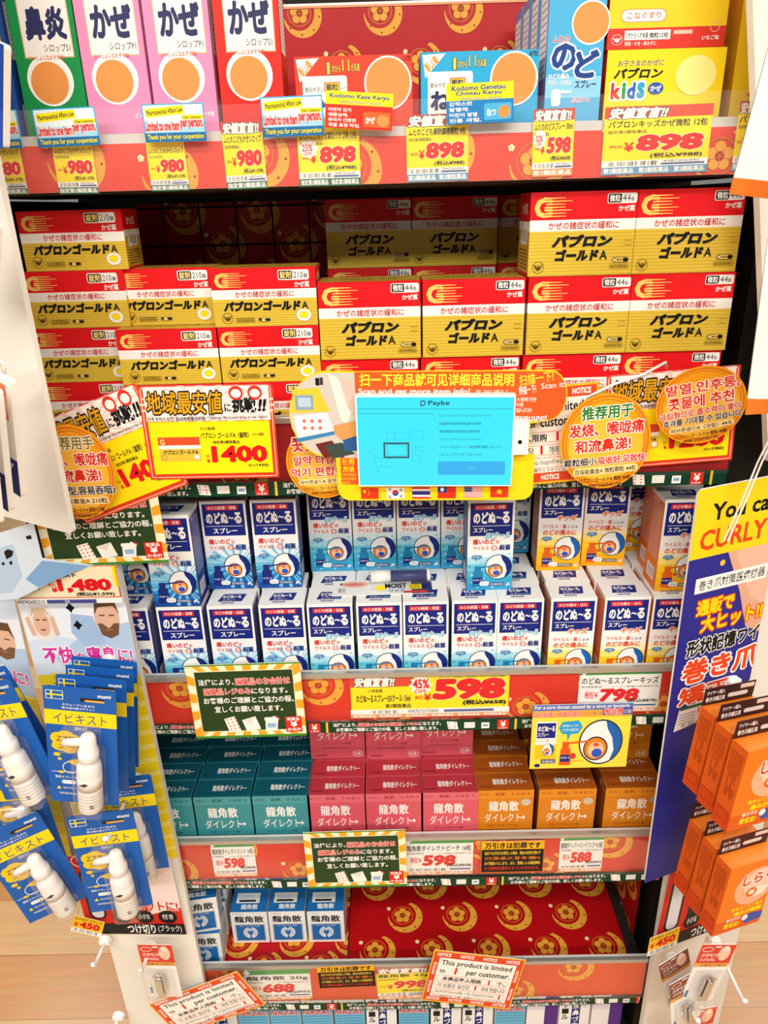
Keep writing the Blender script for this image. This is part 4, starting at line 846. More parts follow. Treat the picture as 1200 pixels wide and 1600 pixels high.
# ================================================================ scanner tablet on its printed stand board
Yb = -0.052; sc = P(680, 690, Yb); root = empty('product_scanner', (sc.x, Yb, P(680, 785, Yb).z)); tag(root, 'scanner tablet with a bright cyan screen on a printed yellow and orange board', 'tablet display')
cx, cz = sc.x, root.location.z
def q2(x, y, yy):                                            # crop pixels to the board's own plane, upright
    f_ = lambda a, c: P(400+a/2.609, 560+c/2.609, yy)
    A = f_(410, 155); B = f_(1053, 155); C = f_(731, 517); u = (x-410)/643; v = (y-155)/362
    return (A.x+(B.x-A.x)*u-cx, A.z+(B.z-A.z)*u+(C.z-(A.z+B.z)/2)*v-cz)
def solid(name, pts, yy, th, m, parent, mat2=None):
    b = MB(); w = [q2(x, y, yy) for x, y in pts]; b.prism(w, yy-Yb, yy-Yb+th, m); return b
def pic(b, a, yy):                                           # artwork in the crop's own pixels
    x0, y0, x1, y1 = a.fr
    A = Vector(q2(x0, y0, yy)); B = Vector(q2(x1, y0, yy)); C = Vector(q2(x0, y1, yy))
    b.art(a, lambda u, v, n: (A.x+(B.x-A.x)*u+(C.x-A.x)*v, yy-Yb-n, A.y+(B.y-A.y)*u+(C.y-A.y)*v))
def arc(cx_, cy_, rx, ry, a0, a1, n=10): return [(cx_+rx*math.cos(math.radians(a0+(a1-a0)*i/n)), cy_+ry*math.sin(math.radians(a0+(a1-a0)*i/n))) for i in range(n+1)]
out = [(405, 60), (1085, 55)]+arc(1195, 152, 74, 98, -85, 78)+[(1125, 262), (1122, 388)]+[(1150, 388)]+arc(1100, 535, 50, 45, 0, 90)+arc(370, 535, 55, 48, 90, 180)+[(312, 400), (290, 402)]+arc(290, 230, 160, 172, 95, 265)
YB = M('#f6d61c', 0.35)
b = solid('display_board', out, Yb, 0.003, YB, root)
a = Art(0, 0, 1000, 620); a.poly(arc(290, 230, 156, 166, 95, 265)+[(405, 64), (405, 402), (290, 402)], M('#cfc8bf'))
a.poly([(150, 130), (255, 120), (300, 215), (140, 220)], M('#e8c83a')); a.rect(158, 150, 232, 208, M('#8aa4b8')); a.rect(170, 160, 222, 196, M('#b8cede')); a.poly([(148, 232), (285, 218), (312, 290), (160, 330)], M('#f2f2ee')); a.poly([(162, 240), (276, 228), (286, 288), (170, 306)], M('#e2eef2'))
for i in range(6): a.ell(190+32*(i % 3), 252+28*(i//3), 8, 8, M('#e07a5a'), 10)
a.poly([(150, 322), (312, 292), (312, 306), (156, 338)], M('#3a86b8')); a.poly([(296, 64), (346, 90), (392, 205), (366, 262), (342, 250)], M('#ece6dc')); a.poly([(340, 80), (395, 100), (405, 240), (372, 200)], M('#d9bfb0'))
a.poly([(230, 345), (300, 330), (350, 400), (262, 400)], M('#6e2a24')); a.poly([(268, 350), (340, 338), (395, 384), (300, 404)], M('#3d4a44')); a.poly([(345, 325), (405, 308), (405, 372), (352, 372)], M('#2a5a94')); a.poly([(310, 270), (405, 250), (405, 310), (340, 330), (312, 300)], M('#d89a5a'))
a.rect(246, 84, 262, 112, BK); a.rect(264, 82, 276, 110, M('#3a3a3a'))
pic(b, a, Yb)
a = Art(405, 56, 1268, 258); o_ = M('#ea5a24'); a.poly([(405, 62), (1085, 58)]+arc(1193, 153, 72, 94, -85, 80)+[(1055, 256), (1055, 170), (405, 170)], o_)
a.txt('扫一下商品就可见详细商品说明', 424, 66, 1050, 116, M('#fbe03a'), 0.035); a.txt('Scan and get more item info!', 418, 124, 872, 152, WH, 0.02); a.bars(890, 130, 1026, 156, M('#f0d8c8'), 24)
a.txt('扫描一下!', 1070, 64, 1208, 106, M('#fbe03a'), 0.02, rot=8); a.txt('掃描一下!', 1070, 112, 1140, 146, WH, 0.02, rot=8); a.txt('Scan it!', 1160, 100, 1258, 122, WH, 0.01, rot=5); a.txt('스캔하기만', 1062, 158, 1144, 176, WH, 0.02); a.txt('하면', 1062, 180, 1090, 196, WH, 0.02); a.txt('됩니다!!', 1062, 200, 1126, 218, WH, 0.02); a.txt('สแกนเลย!', 1058, 228, 1190, 252, WH, 0.03)
a.ell(1168, 184, 18, 26, M('#f4d21c')) if False else None
pic(b, a, Yb-0.0006)
a = Art(315, 392, 1150, 588); a.rect(330, 394, 405, 514, o_); a.txt('使用', 338, 404, 388, 430, YEL, 0.03); a.txt('方法', 338, 436, 388, 460, YEL, 0.03)
for i, t in enumerate(('只需要商品', '机台扫描商', '品条码')): a.txt(t, 330, 466+17*i, 330+66*(len(t)/5), 478+17*i, M('#f0d030'), 0.0)
FR = [(412, 528, 488, 576), (522, 526, 598, 575), (632, 525, 709, 574), (742, 523, 820, 572), (855, 521, 932, 569), (968, 519, 1044, 567)]
x0, y0, x1, y1 = FR[0]; a.rect(x0, y0, x1, y1, M('#e23a1e')); a.star(x0+16, y0+15, 11, 10, 0.4, 5, YEL, -math.pi/2)
for i in range(4): a.star(x0+(30, 36, 36, 30)[i], y0+(6, 13, 22, 30)[i], 4, 3.5, 0.4, 5, YEL)
x0, y0, x1, y1 = FR[1]; a.rect(x0, y0, x1, y1, WH); a.ell(x0+38, y0+24, 14, 13, M('#2a4a9a'), 20); a.poly([(x0+38+14*math.cos(math.radians(t)), y0+24+13*math.sin(math.radians(t))) for t in range(160, 341, 15)], M('#d8303a'))
for sx, sy in ((14, 9), (62, 9), (14, 39), (62, 39)):
    for j in range(3): a.line(x0+sx-6, y0+sy-4+4*j, x0+sx+6, y0+sy-4+4*j+(3 if (sx < 30) == (sy > 20) else -3), 2, BK)
x0, y0, x1, y1 = FR[2]; a.rect(x0, y0, x1, y1, M('#d8303a')); a.rect(x0, y0+8, x1, y1-8, WH); a.rect(x0, y0+16, x1, y1-16, M('#2a2f7a'))
x0, y0, x1, y1 = FR[3]; a.rect(x0, y0, x1, y1, M('#e0301e')); a.rect(x0, y0, x0+38, y0+25, M('#1f3a9a')); a.star(x0+19, y0+12, 10, 10, 0.65, 12, WH)
x0, y0, x1, y1 = FR[4]; a.rect(x0, y0, x1, y1, WH)
for i in range(7): a.rect(x0, y0+i*7.1, x1, y0+i*7.1+3.6, M('#d8303a'))
a.rect(x0, y0, x0+34, y0+25, M('#27357a')); 
for i in range(12): a.ell(x0+4+8.5*(i % 4), y0+5+8*(i//4), 1.6, 1.6, WH, 6)
x0, y0, x1, y1 = FR[5]; a.rect(x0, y0, x1, y1, M('#e23a1e')); a.star(x0+38, y0+24, 16, 15, 0.4, 5, YEL, -math.pi/2)
pic(b, a, Yb)
b.obj('display_board', root)
Yt = Yb-0.011
b = solid('tablet', [(404, 152), (1118, 146), (1122, 256), (1122, 388), (1118, 390), (1050, 520), (406, 520)] if False else [(402, 152), (1060, 148), (1060, 252), (1120, 254), (1120, 388), (1060, 390), (1056, 521), (404, 522)], Yt, 0.0105, M('#f0f0ec', 0.3), root)
a = Art(1050, 250, 1125, 392); a.ell(1085, 337, 9, 9, BK, 16); pic(b, a, Yt); tb = b.obj('tablet', root)
sm = bpy.data.materials.new('lit_screen'); sm.use_nodes = True; n_ = sm.node_tree.nodes['Principled BSDF']; n_.inputs['Base Color'].default_value = lin('#0a2a30'); n_.inputs['Roughness'].default_value = 0.15
n_.inputs['Emission Color'].default_value = lin('#3fe8f8'); n_.inputs['Emission Strength'].default_value = 1.2
def em(h, s=1.2):
    m = bpy.data.materials.new('lit_screen_ink'); m.use_nodes = True; n = m.node_tree.nodes['Principled BSDF']; n.inputs['Base Color'].default_value = (0, 0, 0, 1); n.inputs['Roughness'].default_value = 0.15; n.inputs['Emission Color'].default_value = lin(h); n.inputs['Emission Strength'].default_value = s; return m
b = MB(); a = Art(409, 158, 1053, 517, sm); ink = em('#1d3a5c'); ink2 = em('#2cc4da'); btn = em('#35b4f0'); gr = em('#2a98b0')
a.txt('Payke', 702, 171, 790, 194, ink, 0.02); a.ring(680, 181, 11, 11, 4, ink); a.rect(669, 181, 674, 196, em('#a040a0')); a.rect(416, 203, 1048, 205, gr); a.rect(416, 221, 725, 223, gr)
a.frame(514, 338, 622, 403, 7, em('#3a5a68')); a.frame(528, 346, 610, 394, 1.5, gr)
for (x0, y0, x1, y1) in ((528, 296, 560, 328), (566, 298, 622, 328), (632, 292, 680, 328), (632, 352, 650, 380), (656, 356, 680, 376), (634, 390, 668, 418)): a.frame(x0, y0, x1, y1, 1.6, ink2)
a.line(440, 368, 470, 385, 2, ink2); a.line(470, 385, 482, 440, 2, ink2); a.line(482, 440, 540, 440, 2, ink2); a.line(475, 400, 545, 404, 2, ink2); a.ring(490, 455, 6, 6, 2, ink2)
for i, (t, xe) in enumerate((('Scan a barcode to find product information!', 962), ('扫描条形码来查看商品的信息吧!', 922), ('掃描條碼來查看商品的資訊吧!', 916), ('สแกนบาร์โค้ดเพื่อดูข้อมูลสินค้า!', 922), ('バーコードをスキャンして商品情報を確認しましょう!', 1006), ('바코드를 스캔하여 상품 정보를 보세요!', 926))): a.txt(t, 748, 224+31.5*i, xe, 236+31.5*i, ink if i in (1, 2, 4) else gr, 0.0)
a.rr(742, 416, 1026, 472, 5, btn); a.txt('Scan', 868, 436, 900, 450, em('#5fd0f8'), 0.0)
pic(b, a, Yt); so = b.obj('screen', tb); so['label'] = 'bright cyan screen'

# lip care blister lying on the throat spray boxes
z0 = z3+0.1312+0.0004; c0 = PZ(597, 918, z0); r_ = empty('lip_care_blister', (c0.x, c0.y, z0), (0, 0, math.radians(1))); tag(r_, 'white and blue lip care blister pack lying on the ice-blue throat spray boxes', 'blister pack')
b = MB(); b.box(-0.068, -0.021, 0, 0.068, 0.021, 0.001, WH, 0.0004); a = Art(0, 0, 136, 42, WB); a.ell(30, 12, 20, 9, M('#f0b8b0')); a.ell(30, 12, 14, 4, M('#d87c78')); a.ell(12, 10, 2.4, 2.2, BK, 8)
a.ops.append(([(52+52*0, 0), (136, 0), (136, 42), (96, 42), (52, 30)], [(0, 1, 2, 3, 4)], M('#dfe3ea'))); a.rect(108, 2, 136, 42, M('#1f2a6a')); a.ell(66, 24, 8, 8, YEL); a.txt('MOIST', 72, 12, 102, 26, BK, 0.05); a.txt('リップ', 78, 28, 98, 37, BK, 0.03); a.rect(104, 16, 122, 30, YEL); a.hl(106, 18, 120, 27, 4, 1, BK); a.rr(96, 34, 130, 40, 3, M('#d8403a')); a.txt('薬用', 8, 22, 18, 36, GREY, 0.01)
b.art(a, lambda u, v, n: ((u-0.5)*0.136, 0.021-0.042*v, 0.001+n)); b.obj('backing_card', r_)
b = MB(); b.tube([(-0.015, 0.013, 0.0105), (0.012, 0.013, 0.0105)], 0.0085, WH, 20); b.tube([(0.0121, 0.013, 0.0105), (0.062, 0.013, 0.0105)], 0.0082, M('#1f2a6a', 0.3), 20); b.tube([(0.0621, 0.013, 0.0105), (0.0665, 0.013, 0.0105)], 0.0087, WH, 20); b.obj('lip_balm_stick', r_, smooth=True)
b = MB(); b.box(-0.018, 0.001, 0.0011, 0.068, 0.025, 0.0205, CLEAR, 0.004); b.obj('clear_bubble', r_)

# ================================================================ side wings: white panels, posters, pegs and hanging packs
PW = M('#ebe6dc', 0.45)
GW = 'white side wing panels'
R_ = math.radians
cardpx('wing_panel', (12, 888), (186, 885), (190, 1800), -0.012, None, 'white lower left side panel carrying the sleeping couple poster and empty pegs', 'side panel', GW, yaw=R_(-3), t=0.008, back=PW)
cardpx('wing_panel', (-150, 925), (2, 938), (-76, 1300), 0.056, None, 'white panel behind the poster at the far left edge', 'side panel', GW, yaw=R_(-18), t=0.006, back=PW)
B0 = P(113, 835, -0.12); A0 = PZ(0, 805, B0.z); yw = math.atan2(B0.y-A0.y, B0.x-A0.x)
ob = link('wing_panel', card_mesh('wing_panel', 0.34, 0.62, None, back=PW, kind='rr', r=0.006, t=0.006), None, B0-Vector((math.cos(yw), math.sin(yw), 0))*0.17, (0, 0, yw))
tag(ob, 'large white upper left side panel with a bare rounded lower corner', 'side panel', GW)
cardpx('wing_panel', (1172, -120), (1420, -190), (1132, 748), -0.052, None, 'white upper right side panel behind the hanging white bags', 'side panel', GW, yaw=R_(20), t=0.008, back=PW)
RP = P(1045, 1372, -0.016)
ob = link('wing_panel', card_mesh('wing_panel', 0.18, 0.95, None, back=PW, t=0.008), None, Vector((0.409, -0.016, 0.10))+Vector((math.cos(R_(20)), math.sin(R_(20)), 0))*0.09, (0, 0, R_(20)))
tag(ob, 'white lower right side panel behind the nail care goods', 'side panel', GW)

# sleeping couple poster
def poster():
    a = Art(0, 0, 180, 450, M('#c9dcee')); a.rect(0, 130, 180, 450, M('#f6d91c'))
    for i in range(16): a.poly([(0, 170+i*22), (180, 140+i*22), (180, 148+i*22), (0, 178+i*22)], M('#fae76a'))
    a.ops = [([(x, min(y, 450)) for x, y in v], f, m) for v, f, m in a.ops]
    a.rect(0, 0, 180, 145, M('#dbe6f0')); a.poly([(0, 40), (60, 30), (120, 36), (180, 28), (180, 90), (110, 100), (50, 88), (0, 96)], M('#f1f3f6'))
    a.poly([(40, 120), (100, 85), (180, 70), (180, 145), (60, 145)], M('#b9cfe6')); a.poly([(84, 58), (120, 62), (134, 100), (96, 104), (78, 84)], M('#a9c3df'))
    a.ell(32, 70, 25, 27, M('#efe6dc')); a.ell(31, 71, 14, 18, SKIN); a.poly([(14, 62), (20, 50), (42, 50), (48, 62), (40, 56), (22, 56)], M('#d9bd96')); a.line(22, 66, 29, 66, 2, HAIR); a.line(34, 66, 41, 66, 2, HAIR); a.line(27, 80, 36, 80, 2.4, M('#a8564e')); a.line(8, 62, 14, 88, 8, SKIN); a.line(50, 62, 54, 88, 8, SKIN)
    a.ell(144, 64, 21, 25, SKIN); a.poly([(124, 60), (128, 38), (160, 36), (166, 60), (158, 48), (132, 50)], HAIR); a.poly([(126, 72), (134, 72), (144, 79), (154, 72), (163, 72), (158, 88), (144, 93), (130, 88)], M('#7a563c')); a.line(132, 61, 141, 61, 2, HAIR); a.line(148, 61, 157, 61, 2, HAIR); a.line(138, 81, 150, 81, 2, M('#b06a5c'))
    for x, y in ((86, 50), (92, 74)): a.star(x, y, 8, 7, 0.6, 4, BK)
    a.txt('不快', 20, 104, 74, 128, M('#e0359a'), 0.035, ol=WH, ow=0.07); a.txt('な', 78, 112, 92, 127, M('#e0359a'), 0.03, ol=WH, ow=0.07); a.txt('寝息', 96, 104, 146, 128, M('#e0359a'), 0.035, ol=WH, ow=0.07); a.txt('に!', 150, 108, 174, 127, M('#e0359a'), 0.03, ol=WH, ow=0.07)
    a.rr(22, 142, 58, 162, 7, M('#f6d91c')); a.txt('Sleepwell', 27, 146, 53, 151, HAIR, 0.0); a.txt('専門薬局の日本特許', 26, 155, 54, 159, BK, 0); a.rr(24, 164, 58, 174, 5, M('#2a7ac0')); a.txt('気流機能性寝具', 28, 166.5, 54, 171, WH, 0.01)
    return a
cardpx('poster', (15, 892), (185, 889), (97, 1338), -0.0175, poster(), 'poster with a sleeping couple and pink words on the lower left panel', 'poster', 'sleeping couple posters', yaw=R_(-3), t=0.0006)
cardpx('poster', (-146, 905), (23, 938), (-66, 1300), 0.043, poster(), 'second sleeping couple poster cut off by the left photo edge', 'poster', 'sleeping couple posters', yaw=R_(-18), t=0.0006)
a = Art(110, 340, 745, 570, M('#f4e3bc')); a.frame(110, 340, 745, 535, 5, M('#d8352a')); a.rect(110, 540, 745, 570, WH); a.rect(718, 340, 745, 470, YEL); a.frame(110, 340, 742, 535, 5, M('#d8352a'))
a.txt('税抜', 322, 444, 374, 464, RED, 0.02); a.txt('¥', 338, 468, 374, 500, RED, 0.05); a.txt('1,480', 378, 418, 698, 505, RED, 0.06); a.txt('(税込¥1,599)', 480, 500, 708, 528, BK, 0.04); a.txt('イビキ対策', 130, 455, 270, 480, BK, 0.02); a.txt('4987426002510', 60+52, 545, 280, 568, BK, 0.01); a.rect(292, 545, 590, 568, M('#4a4a8a')); a.txt('30', 400, 549, 430, 564, WH, 0.01); a.txt('ベスト', 400, 380, 500, 408, BK, 0.05)
cardpx('price_tag', (12, 886), (180, 883), (24, 944), -0.030, a, 'cream 1,480 price card with a red border above the sleeping couple poster', 'price tag', yaw=R_(-3), t=0.0006)
b = MB(); o0 = P(60, 880, -0.045)
sh = [P(x, y, -0.045+0.0002*(x-60)*0.6) for x, y in ((-30, 842), (52, 816), (66, 872), (146, 883), (92, 903), (28, 936), (-30, 940))]
b.add([p-o0 for p in sh]+[p-o0+Vector((0, 0.0008, 0)) for p in sh], [tuple(range(7)), tuple(range(13, 6, -1))]+[(i, (i+1) % 7, 7+(i+1) % 7, 7+i) for i in range(7)], M('#d4e0ec'))
for pts, m in (([(-20, 862), (20, 850), (34, 900), (18, 926), (-20, 928)], '#b6cbe2'), ([(40, 905), (66, 876), (140, 884), (60, 918)], '#7fa9d2'), ([(6, 862), (12, 858), (24, 862), (18, 870), (10, 874)], '#1b1b20'), ([(2, 880), (6, 878), (8, 882), (4, 884)], '#1b1b20'), ([(14, 878), (18, 876), (20, 881), (16, 883)], '#1b1b20'), ([(40, 838), (48, 836), (50, 842), (42, 843)], '#1b1b20')):
    q = [P(x, y, -0.0453+0.0002*(x-60)*0.6) for x, y in pts]; b.add([p-o0 for p in q], [tuple(range(len(q)))], M(m))
o = b.obj('folded_poster', None, o0); tag(o, 'folded pale blue poster with pillows and broken black hearts at the far left', 'poster')

# nail clipper poster, red
def clip_poster():
    a = Art(0, 0, 160, 130, M('#d8281e')); a.poly([(110, 0), (160, 0), (160, 60), (130, 90), (100, 60)], M('#f6d8d0')); a.poly([(120, 40), (160, 20), (160, 84), (110, 96)], M('#fbe9e2'))
    a.rr(10, 22, 38, 104, 10, M('#2a2a2e')); a.rr(14, 26, 34, 102, 8, M('#e6e6ea', 0.3)); a.ell(24, 32, 6, 6, BK); a.rr(50, 40, 72, 104, 8, M('#2a2a2e')); a.rr(54, 44, 68, 80, 6, M('#d6d6dc', 0.3)); a.ring(20, 8, 16, 10, 2, WH)
    a.txt('グリーン', 12, 2, 40, 8, WH, 0.02)
    a.txt('カットに!', 88, 74, 156, 90, M('#d8281e'), 0.04, ol=WH, ow=0.06)
    for x in (62, 98, 136): a.ell(x, 100, 15, 11, BK); a.txt('小さな' if x < 130 else '付き', x-9, 95, x+9, 104, WH, 0.02)
    a.rect(0, 112, 160, 130, BK); a.txt('つけ切り', 66, 113, 112, 129, WH, 0.03); a.txt('(ブラック)', 116, 114, 154, 127, WH, 0.01)
    return a
cardpx('poster', (104, 1338), (264, 1338), (117, 1457), -0.0185, clip_poster(), 'red nail clipper poster under the sleeping couple poster', 'poster', 'red nail clipper posters', yaw=R_(-3), t=0.0006)
ob = cardpx('poster', (1050, 1348), (1190, 1302), (1014, 1490), -0.026, clip_poster(), 'red nail clipper poster on the lower right panel', 'poster', 'red nail clipper posters', yaw=R_(20), t=0.0006)
def tag450():
    a = Art(0, 0, 60, 34, M('#f8c81c')); a.txt('むけ切りブラック', 3, 2, 56, 8, BK, 0.02); a.txt('¥', 3, 12, 12, 22, RED, 0.03); a.txt('450', 14, 9, 54, 23, RED, 0.06); a.rect(0, 25, 60, 34, WH); a.bars(4, 26, 52, 32, BK, 26); return a
cardpx('price_tag', (116, 1430), (164, 1441), (117, 1455), -0.024, tag450(), 'small yellow 450 price tag on the left nail clipper poster', 'price tag', t=0.0005)
cardpx('price_tag', (1016, 1466), (1063, 1448), (1013, 1494), -0.041, tag450(), 'small yellow 450 price tag on the right nail clipper poster', 'price tag', yaw=R_(20), t=0.0005)

# peg hooks
def peg(px, py, Y, L, lab, tilt=0.0):
    p = P(px, py, Y); r = empty('peg_hook', p); tag(r, lab, 'peg hook', 'white peg hooks on the side wings')
    b = MB(); b.tube([(0, 0, 0), (0, -0.004, 0)], [0.010, 0.009], WH, 14); b.box(-0.008, -0.008, -0.003, 0.008, -0.003, 0.006, WH, 0.001); b.obj('base_clip', r)
    b = MB(); b.tube([(0, -0.003, 0), (tilt*L*0.5, -L*0.5, 0.001), (tilt*L, -L*0.93, 0.004), (tilt*L*1.02, -L, 0.012)], [0.0028, 0.0028, 0.0028, 0.0034], WH, 10); b.obj('rod', r, smooth=True)
peg(165, 1468, -0.024, 0.05, 'bare white peg on the lower left panel below the red poster'); peg(186, 1586, -0.026, 0.05, 'bare white peg at the very bottom of the lower left panel'); peg(236, 1476, -0.026, 0.05, 'white peg holding the nail clipper pack on the lower left panel')
peg(171, 1032, -0.024, 0.13, 'white peg holding the upper pile of blue spray packs'); peg(212, 1215, -0.024, 0.12, 'white peg holding the lower pile of blue spray packs')

# blue spray packs
BLU = M('#1c5cae', 0.35); DBL = M('#14458c', 0.35)
def pack_proto():
    w, h = 0.088, 0.182
    r = empty('spray_pack', (0, 0, 0))
    a = Art(0, 0, 88, 182, BLU); a.frame(3, 6, 24, 19, 0.7, WH); a.rect(3.5, 11.5, 23.5, 13.5, YEL); a.rect(9, 6.5, 11, 18.5, YEL); a.txt('mumi', 66, 7, 82, 12, WH, 0.03); a.rr(44, 14, 74, 20, 3, M('#2a2420')); a.rr(50, 16.5, 74, 19.6, 1.5, M('#d8a860'))
    a.txt('スウェーデン生まれ', 22, 24, 62, 27.5, WH, 0.01); a.txt('眠る前の鼻エチケット', 22, 29, 62, 32.5, WH, 0.01)
    a.rect(0, 35, 88, 57, M('#f6d51c')); a.txt('イビキスト', 10, 39, 76, 54, M('#1c3f78'), 0.0); a.txt('IBIKIST', 36, 59, 52, 64, WH, 0.0)
    for x, y, rx, ry in ((14, 78, 9, 9), (24, 74, 11, 8), (34, 80, 10, 9), (16, 90, 10, 8), (28, 93, 11, 8), (24, 84, 16, 12), (12, 104, 4.5, 3), (15, 111, 2.6, 2.2)): a.ell(x, y, rx, ry, M('#f2c71c'), 16)
    a.txt('ZZZ', 12, 75, 34, 83, BK, 0.0); a.txt('スー', 14, 88, 34, 95, BK, 0.0); a.ring(28, 124, 10, 9.5, 1, WH); a.poly([(24, 114), (40, 108), (37, 122)], M('#f2c71c')); a.line(4, 132, 48, 130, 0.8, WH); a.ell(16, 132, 4, 2.2, M('#f2c71c'), 10)
    a.txt('簡単スプレータイプ', 8, 138, 44, 142, WH, 0.01); a.rr(16, 145, 34, 151, 3, WH); a.txt('ミント味', 19, 146.5, 31, 149.8, BLU, 0); a.poly([(9, 160), (12, 155), (15, 160)], YEL); a.txt('1回の天然ミント配合', 17, 156, 44, 159.5, WH, 0); a.txt('特許機能商品はミント', 12, 165, 44, 168.5, WH, 0)
    me = card_mesh('backing_card', w, h, a, back=BLU, kind='rr', r=0.006, t=0.0012); link('backing_card', me, r)
    bx, bz = 0.014, 0.010
    b = MB(); W = M('#f4f0ec', 0.3)
    b.lathe([(0.004, 0), (0.0142, 0.001), (0.0151, 0.004), (0.0151, 0.058), (0.0140, 0.064), (0.0110, 0.067), (0.0112, 0.070), (0.0125, 0.071), (0.0125, 0.082), (0.0105, 0.084), (0.0095, 0.098), (0.0070, 0.102), (0.001, 0.103)], W, 24, (bx, -0.0165, bz))
    for i in range(6): b.lathe([(0.01525, 0), (0.01525, 0.0016)], M('#dcd6cc'), 24, (bx, -0.0165, bz+0.006+0.0042*i))
    b.lathe([(0.01522, 0), (0.01522, 0.016)], M('#e8e4da'), 24, (bx, -0.0165, bz+0.033))
    b.add([(bx-0.008, -0.0321, bz+0.044), (bx, -0.0322, bz+0.047), (bx+0.004, -0.0321, bz+0.045), (bx-0.001, -0.0322, bz+0.042)], [(0, 1, 2, 3)], BK)
    b.add([(bx+0.0045, -0.0321, bz+0.012), (bx+0.009, -0.0321, bz+0.012), (bx+0.009, -0.0321, bz+0.0165), (bx+0.0045, -0.0321, bz+0.0165), (bx+0.0054, -0.0322, bz+0.013), (bx+0.0081, -0.0322, bz+0.013), (bx+0.0081, -0.0322, bz+0.0155), (bx+0.0054, -0.0322, bz+0.0155)], [(0, 4, 5, 1), (1, 5, 6, 2), (2, 6, 7, 3), (3, 7, 4, 0)], BK)
    tall = lambda q: setattr(q, 'v', [(x, y, bz+(z-bz)*1.14) for x, y, z in q.v])
    tall(b); bo = b.obj('spray_bottle', r, smooth=True); bo['label'] = 'white plastic spray bottle'
    b = MB(); b.tube([(bx-0.007, -0.0165, bz+0.0925), (bx-0.030, -0.0165, bz+0.089)], [0.0050, 0.0040], W, 14); tall(b); b.obj('nozzle', bo, smooth=True)
    b = MB(); b.box(bx-0.034, -0.0270, bz+0.080, bx+0.013, -0.0012, bz+0.106, CLEAR, 0.005); b.box(bx-0.0175, -0.0330, bz-0.006, bx+0.0175, -0.0012, bz+0.0799, CLEAR, 0.005); tall(b); b.obj('clear_bubble', r)
    r['wh'] = (w*0.92, h*0.92); r.scale = (0.92,)*3; return r
proto = pack_proto(); used = []
GI = 'blue spray packs hanging on the left wing'
def pack(tl, tr, Y, lab, yaw=0, dy=0.0, lean=0.0, off=(0, 0)):
    r = proto if not used else copy_tree(proto)
    used.append(r); w, h = proto['wh']; yaw = R_(yaw)
    o = P(*tl, Y); n = Vector((-math.sin(yaw), math.cos(yaw), 0)); d = ray(*tr); e = CAM+d*(n.dot(o-CAM)/n.dot(d))-o
    ang = math.atan2(e.z, e.dot(Vector((math.cos(yaw), math.sin(yaw), 0))))
    m = Matrix.Rotation(yaw, 3, 'Z') @ Matrix.Rotation(-ang, 3, 'Y') @ Matrix.Rotation(lean, 3, 'X')
    r.rotation_mode = 'QUATERNION'; r.rotation_quaternion = m.to_quaternion()
    r.location = o + m @ Vector((w/2, 0, -h)) + Vector((off[0], dy, off[1])); return tag(r, lab, 'spray pack', GI)
F1 = ((66, 1070), (174, 1080)); F2 = ((103, 1277), (213, 1264))
pack(*F1, -0.156, 'front blue spray pack of the upper pile on the lower left panel')
pack(*F1, -0.156, 'second blue spray pack in the upper pile, just behind the front one', dy=0.032, off=(0.000, -0.008)); pack(*F1, -0.156, 'third blue spray pack in the upper pile', dy=0.064, off=(-0.003, -0.017)); 
pack(*F1, -0.156, 'rearmost blue spray pack of the upper pile, against the poster', dy=0.096, off=(-0.010, -0.026))
pack(*F2, -0.135, 'front blue spray pack of the lower pile on the lower left panel', yaw=7); pack(*F2, -0.135, 'rear blue spray pack of the lower pile, bottle seen at right', yaw=7, dy=0.055, off=(0.008, 0.006)); 
pack((-45, 1312), (62, 1266), -0.150, 'tilted blue spray pack at the lower left edge of the photo', yaw=20)
pack((-82, 1075), (24, 1060), -0.135, 'nearer blue spray pack at the left edge before the far left poster', yaw=-6); pack((-78, 1062), (30, 1034), -0.085, 'farther blue spray pack at the left edge before the far left poster', yaw=-6, off=(0.0, 0.0))
pack((-34, 1208), (70, 1200), -0.040, 'blue spray pack hanging deep behind the tilted one at left', yaw=0)
peg(10, 1290, 0.03, 0.165, 'white peg carrying the tilted blue spray pack at the left edge'); peg(2, 1010, 0.03, 0.15, 'white peg carrying the blue spray packs before the far left poster')

